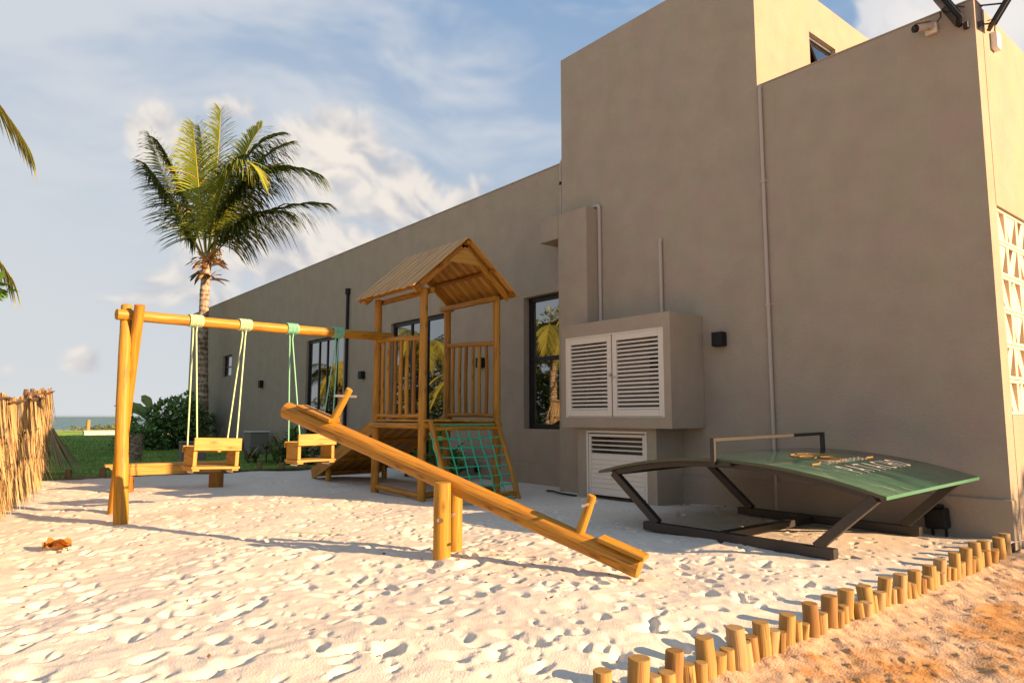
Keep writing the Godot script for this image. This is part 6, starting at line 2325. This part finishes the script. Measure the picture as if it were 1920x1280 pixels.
func garden() -> void:
	main_palm()
	var r := RandomNumberGenerator.new()
	r.seed = 88
	var dark := Color(0.07, 0.17, 0.035)
	var mid := Color(0.26, 0.42, 0.11)
	# the big shrub left of the palm, with broad leaves reaching out of it
	shrub("large dark shrub in front of the wing's seaward end, beside the palm trunk", Vector3(-28.6, 0, -6.5), [[Vector3(-0.2, 0.60, 0.45), Vector3(1.0, 0.75, 1.15), 330], [Vector3(0.2, 1.20, -0.35), Vector3(0.9, 0.75, 0.95), 300], [Vector3(0.7, 0.38, 0.9), Vector3(0.8, 0.48, 0.95), 220], [Vector3(0.3, 0.45, -0.9), Vector3(0.7, 0.5, 0.7), 130]], 0.17, dark, mid, 61)
	shrub("dark shrub against the wall behind the palm trunk", Vector3(-29.9, 0, -7.7), [[Vector3(0.3, 0.95, -0.1), Vector3(0.8, 0.85, 0.7), 200], [Vector3(0.2, 1.65, 0.1), Vector3(0.5, 0.5, 0.5), 90]], 0.15, dark, mid, 62)
	var ban := thing("broad_leaf_plant", "half-grown banana-like plant with broad leaves leaning out over the large shrub", "plant", Vector3(-28.6, 0, -6.1))
	banana_leaves(ban, Vector3(0, 0.72, 0), r)
	put("stem", tube([Vector3(0, -0.1, 0), Vector3(0, 0.6, 0), Vector3(0, 1.1, 0)], 0.06, 8), M.bark, ban)
	# along the wall
	var g0 := Color(0.055, 0.14, 0.027)
	var g1 := Color(0.22, 0.34, 0.085)
	var o1 := Color(0.30, 0.24, 0.10)
	strap_plant("tall grassy clump at the foot of the palm", Vector3(-26.6, 0, -7.6), 54, 0.95, 0.012, Color(0.06, 0.10, 0.02), Color(0.22, 0.22, 0.06), 63, 1.8, 0.15)
	strap_plant("yellowish grassy clump against the wall just beyond the white box", Vector3(-25.2, 0, -8.1), 36, 0.75, 0.012, Color(0.08, 0.11, 0.02), Color(0.28, 0.25, 0.07), 64, 1.8, 0.15)
	strap_plant("brownish strap-leaved clump in front of the pale service cabinet", Vector3(-18.6, 0, -6.55), 90, 0.50, 0.034, Color(0.07, 0.10, 0.035), o1, 65)
	strap_plant("dark green strap-leaved clump between the swings and the wall", Vector3(-18.3, 0, -7.05), 126, 0.60, 0.042, g0, g1, 66)
	strap_plant("striped strap-leaved clump behind the swing seat nearer the tower", Vector3(-17.5, 0, -6.95), 90, 0.50, 0.032, g0, Color(0.30, 0.31, 0.15), 67)
	strap_plant("low strap-leaved clump at the lawn's corner behind the slide", Vector3(-16.9, 0, -7.35), 90, 0.50, 0.034, g0, Color(0.26, 0.28, 0.11), 68)
	strap_plant("strap-leaved clump under the sliding door behind the slide", Vector3(-16.6, 0, -8.0), 72, 0.60, 0.034, g0, g1, 69)
	strap_plant("leafy clump by the wall seen under the tower's deck", Vector3(-13.1, 0, -8.0), 90, 0.60, 0.040, g0, g1, 70)
	strap_plant("leafy clump by the wall seen through the climbing net", Vector3(-12.0, 0, -7.85), 90, 0.62, 0.042, g0, g1, 73)
	# trees beyond the edge of the picture: their fronds reach into it, the panes mirror them, and they dapple the end wall
	far_palm("coconut palm beyond the fence whose frond tips hang in at the edge of the sky", Vector3(-15.2, 0, 3.9), 6.3, Vector3(0.6, 0, -0.7), 201, 2.9, 0.8, 17, [[Vector3(-14.3, 7.9, 1.5), Vector3(-14.1, 7.3, 0.0), Vector3(-14.0, 5.75, -0.82)], [Vector3(-14.5, 6.9, 1.6), Vector3(-14.2, 5.0, 0.2), Vector3(-14.0, 3.55, -0.70)]])
	far_palm("coconut palm behind the thatch fence mirrored in the window by the service column", Vector3(-23.6, 0, 4.2), 4.6, Vector3(0.3, 0, -0.3), 202, 3.2, 0.7, 18)
	far_palm("tall coconut palm across the lawn mirrored in the sliding doors", Vector3(-35.6, 0, 4.8), 5.2, Vector3(-0.4, 0, 0.3), 203, 3.6, 0.9, 18)
	far_palm("low coconut palm across the lawn mirrored in the seaward sliding door", Vector3(-46.5, 0, 4.6), 3.6, Vector3(0.3, 0, -0.2), 204, 3.6, 1.0, 18)
	far_palm("half-grown coconut palm beside the thatch fence with low golden fronds", Vector3(-31.8, 0, 5.4), 2.6, Vector3(0.1, 0, 0.1), 205, 3.2, 1.0, 16)
	var ta := Color(0.06, 0.11, 0.02)
	var tb := Color(0.22, 0.22, 0.05)
	broad_tree("bushy almond tree at the seaward end of the lawn", Vector3(-52, 0, 8.5), 5.0, [[Vector3(0, 3.6, 0), Vector3(3.0, 2.2, 2.4), 520], [Vector3(2.2, 1.8, 0.8), Vector3(2.2, 1.6, 1.8), 300], [Vector3(-2.2, 1.7, -0.8), Vector3(2.2, 1.5, 1.8), 300]], 0.30, 206, ta, tb)
	broad_tree("bushy almond tree on the far side of the lawn, between the palms", Vector3(-40.5, 0, 8.0), 5.4, [[Vector3(0, 3.8, 0), Vector3(2.8, 2.3, 2.4), 520], [Vector3(2.2, 1.7, 0.8), Vector3(2.2, 1.6, 1.8), 300], [Vector3(-2.0, 1.5, 0.3), Vector3(2.0, 1.4, 1.8), 300]], 0.30, 207, ta, tb)
	broad_tree("tall bushy almond tree behind the thatch fence", Vector3(-28.0, 0, 8.4), 6.4, [[Vector3(0, 4.6, 0), Vector3(3.0, 2.6, 2.4), 620], [Vector3(2.4, 2.2, 0.8), Vector3(2.2, 2.0, 1.8), 380], [Vector3(-2.2, 2.0, 0.2), Vector3(2.2, 1.9, 1.8), 380]], 0.30, 210, ta, tb)
	broad_tree("sea almond tree beside the thatch fence with one leafy twig in the picture", Vector3(-13.6, 0, 1.55), 3.0, [[Vector3(-0.3, 3.32, -1.90), Vector3(0.35, 0.12, 0.26), 26], [Vector3(0.1, 3.6, 0.2), Vector3(1.1, 0.8, 1.0), 150]], 0.17, 208, Color(0.05, 0.15, 0.02), Color(0.16, 0.30, 0.05))
	broad_tree("leafy tree across the path that dapples the end wall", Vector3(8.4, 0, -15.2), 4.2, [[Vector3(0, 2.7, 1.2), Vector3(1.3, 1.5, 1.5), 190], [Vector3(0.3, 3.6, -0.4), Vector3(1.3, 1.2, 1.7), 190], [Vector3(-0.4, 2.0, 2.3), Vector3(1.0, 1.1, 0.9), 90]], 0.23, 209, Color(0.04, 0.09, 0.02), Color(0.12, 0.19, 0.04))
	# low creepers along the beach
	shrub("low green creepers along the edge of the beach behind the white kerb", Vector3(-67, 0, -13.5), [[Vector3(0, 0.1, 0), Vector3(0.9, 0.34, 4.2), 160], [Vector3(0, 0.12, 3.4), Vector3(0.7, 0.26, 2.4), 80]], 0.24, Color(0.05, 0.11, 0.02), Color(0.24, 0.25, 0.05), 75)


# ---------------------------------------------------------------- small things
func small_things() -> void:
	# beach between lawn and sea
	var bm := MB.new()
	for k in 24:
		var z0 := -60.0 + k * 5.0
		var prof := [[-64.5, 0.06], [-67.5, 0.16], [-71.0, 0.02], [-76.0, -1.0], [-84.0, -2.5]]
		for q in prof.size() - 1:
			bm.face(Vector3(prof[q + 1][0], prof[q + 1][1], z0), Vector3(prof[q + 1][0], prof[q + 1][1], z0 + 5.0), Vector3(prof[q][0], prof[q][1], z0 + 5.0), Vector3(prof[q][0], prof[q][1], z0), Color(0.62, 0.50, 0.34))
	structure(put("beach", bm.done(), M.sand), "strip of beach sand between lawn and sea")
	var kerb := thing("beach_kerb", "long low white kerb between the lawn and the beach", "kerb", Vector3(-55, 0, -12.0))
	put("kerb_wall", soft(Vector3(-0.35, -0.2, -4.8), Vector3(0.35, 0.26, 4.6), 0.03), M.path_white, kerb)
	put("kerb_cap", soft(Vector3(-0.42, 0.262, -4.85), Vector3(0.42, 0.32, 4.65), 0.02), M.path_white, kerb)
	var labels := ["round wooden bollard by the beach, out in the open left of the A-frame", "round wooden bollard by the beach, next to the large shrub"]
	for k in 2:
		var b := thing("bollard", labels[k], "bollard", Vector3(-60.0, 0, -8.35) if k == 0 else Vector3(-60.0, 0, -13.75), 0.0, "bollards by the beach")
		put("bollard_body", log_mesh(0.14, 0.13, 1.0, 12, 0.0, 0.02), M.stake, b, at(0, -0.1, 0))
		put("bollard_cap", log_mesh(0.155, 0.10, 0.10, 12, 0.0, 0.0), M.stake, b, at(0, 0.905, 0))
	var st := thing("tree_stump", "cut palm stump standing on the lawn behind the bench", "stump", Vector3(-21.25, 0, -4.12))
	put("stump_body", trunk_mesh([Vector3(0, -0.1, 0), Vector3(0, 0.2, 0), Vector3(0, 0.5, 0), Vector3(0, 0.76, 0)], 0.145, 0.150, 301), M.palm_bark, st)
	put("cut_face", log_mesh(0.15, 0.15, 0.02, 16, 0.0, 0.0, 0.004), M.bark, st, at(0, 0.75, 0))
	var po := thing("garden_post", "short reddish post in front of the large shrub", "post", Vector3(-28.2, 0, -5.05))
	put("post_body", log_mesh(0.13, 0.12, 0.75, 12, 0.01, 0.04), M.bark, po, at(0, -0.1, 0))
	put("post_top", log_mesh(0.135, 0.11, 0.05, 12, 0.0, 0.02), M.bark, po, at(0, 0.64, 0))
	var pl := thing("planter_box", "square concrete planter on the lawn behind the swing seat", "planter", Vector3(-20.8, 0, -5.45), -0.15)
	put("planter_body", soft(Vector3(-0.32, -0.1, -0.32), Vector3(0.32, 0.52, 0.32), 0.02), M.concrete, pl)
	put("planter_rim", soft(Vector3(-0.34, 0.522, -0.34), Vector3(0.34, 0.56, 0.34), 0.012), M.concrete, pl)
	var ac := thing("service_cabinet", "pale service cabinet with a white lid among the plants by the wall", "cabinet", Vector3(-23.2, 0, -8.05))
	put("cabinet_body", soft(Vector3(-0.30, -0.1, -0.3), Vector3(0.30, 0.74, 0.3), 0.015), M.concrete, ac)
	put("cabinet_lid", soft(Vector3(-0.33, 0.742, -0.33), Vector3(0.33, 0.775, 0.33), 0.01), M.white_metal, ac)
	# lamp in the sand by the corner
	var gl := thing("garden_light", "black box-shaped garden light on a stake against the wall by the corner", "garden light", Vector3(-3.0, 0.0, -8.36))
	put("housing", soft(Vector3(-0.105, 0.06, -0.075), Vector3(0.105, 0.275, 0.075), 0.015), M.black_plastic, gl, Transform3D(Basis(Vector3(0, 0, 1), 0.06), Vector3.ZERO))
	put("top_bracket", soft(Vector3(-0.05, 0.276, -0.05), Vector3(0.05, 0.315, 0.05), 0.01), M.black_plastic, gl)
	for s in [-0.06, 0.07]:
		put("foot", soft(Vector3(s - 0.012, -0.2, -0.012), Vector3(s + 0.012, 0.06, 0.012), 0.003), M.black_plastic, gl)
	put("lens", soft(Vector3(-0.08, 0.09, 0.076), Vector3(0.08, 0.25, 0.082), 0.002), M.black_plastic, gl)
	var cb := thing("loose_cable", "black cable end lying on the sand at the foot of the service column", "cable")
	put("cable", tube([Vector3(-8.85, 0.01, -7.98), Vector3(-8.6, 0.03, -7.88), Vector3(-8.3, 0.02, -7.80), Vector3(-8.05, 0.0, -7.9)], 0.016, 7), M.cable, cb)
	# a curled dry leaf and a straw
	var lf := thing("fallen_leaf", "large curled orange-brown dry leaf on the sand near the thatch fence", "leaf", Vector3(-8.0, sand_at(-8.0, -0.92) + 0.02, -0.92), 0.5)
	var mb := MB.new()
	for p in 3:
		var base := Vector3(0, 0.01 + 0.012 * p, 0)
		var first := mb.v.size()
		for i in 9:
			for j in 5:
				var u := i / 8.0 * 2.0 - 1.0
				var v := j / 4.0 * 2.0 - 1.0
				var w := sqrt(maxf(0.03, 1.0 - u * u))
				var pos := base + Vector3(u * 0.12, 0.05 * absf(v) * w + 0.035 * sin(u * 3.0 + p * 2.0) * v + 0.02 * u * u, v * 0.085 * w).rotated(Vector3.UP, p * 1.1)
				mb.vert(pos, Vector3(0, 1, -0.6 * v).rotated(Vector3.UP, p * 1.1).normalized(), Vector2(u, v), Color.WHITE)
		for i in 8:
			for j in 4:
				var a := first + i * 5 + j
				mb.tri(a, a + 1, a + 6)
				mb.tri(a, a + 6, a + 5)
	put("leaf_blade", mb.done(), M.dry_leaf, lf)
	put("leaf_stalk", tube([Vector3(0.11, 0.02, 0), Vector3(0.16, 0.03, 0.01), Vector3(0.20, 0.01, 0.03)], 0.004, 5), M.debris, lf)
	var sw := thing("straw", "long dry straw lying on the sand left of the see-saw posts", "straw", Vector3.ZERO)
	var sp := []
	for k in 7:
		var x := lerpf(-7.55, -7.15, k / 6.0)
		var z := lerpf(-3.05, -3.42, k / 6.0)
		sp.append(Vector3(x, sand_at(x, z) + 0.012 + 0.01 * sin(k * 0.8), z))
	put("stalk", tube(sp, 0.006, 5), M.rope_pale, sw)
	# crumbs of bark and leaf on the sand
	var r := RandomNumberGenerator.new()
	r.seed = 55
	var lit := MB.new()
	for k in 210:
		var x: float
		var z: float
		if k < 110:
			x = -4.9 + r.randfn() * 0.40
			z = -3.75 + r.randfn() * 0.35
		elif k < 165:
			x = r.randf_range(-9.0, -3.0)
			z = r.randf_range(-5.0, -0.5)
		else:
			x = r.randf_range(-6.3, -5.4)
			z = -8.35 + absf(r.randfn()) * 0.18
		var s := r.randf_range(0.006, 0.022) * (1.6 if r.randf() < 0.12 else 1.0)
		var p := Vector3(x, sand_at(x, z) + s * 0.35, z)
		var d := Vector3(r.randfn(), 0.25 * r.randfn(), r.randfn()).normalized()
		leaf_into(lit, p, d, (Vector3.UP + Vector3(r.randfn(), 0, r.randfn()) * 0.5).normalized(), s * 2.0, s * 0.7, Color.WHITE)
	var o := put("leaf_litter", lit.done(), M.debris)
	o.set_meta("kind", "stuff")
	o.set_meta("label", "crumbs of bark and dry leaf scattered on the sand")
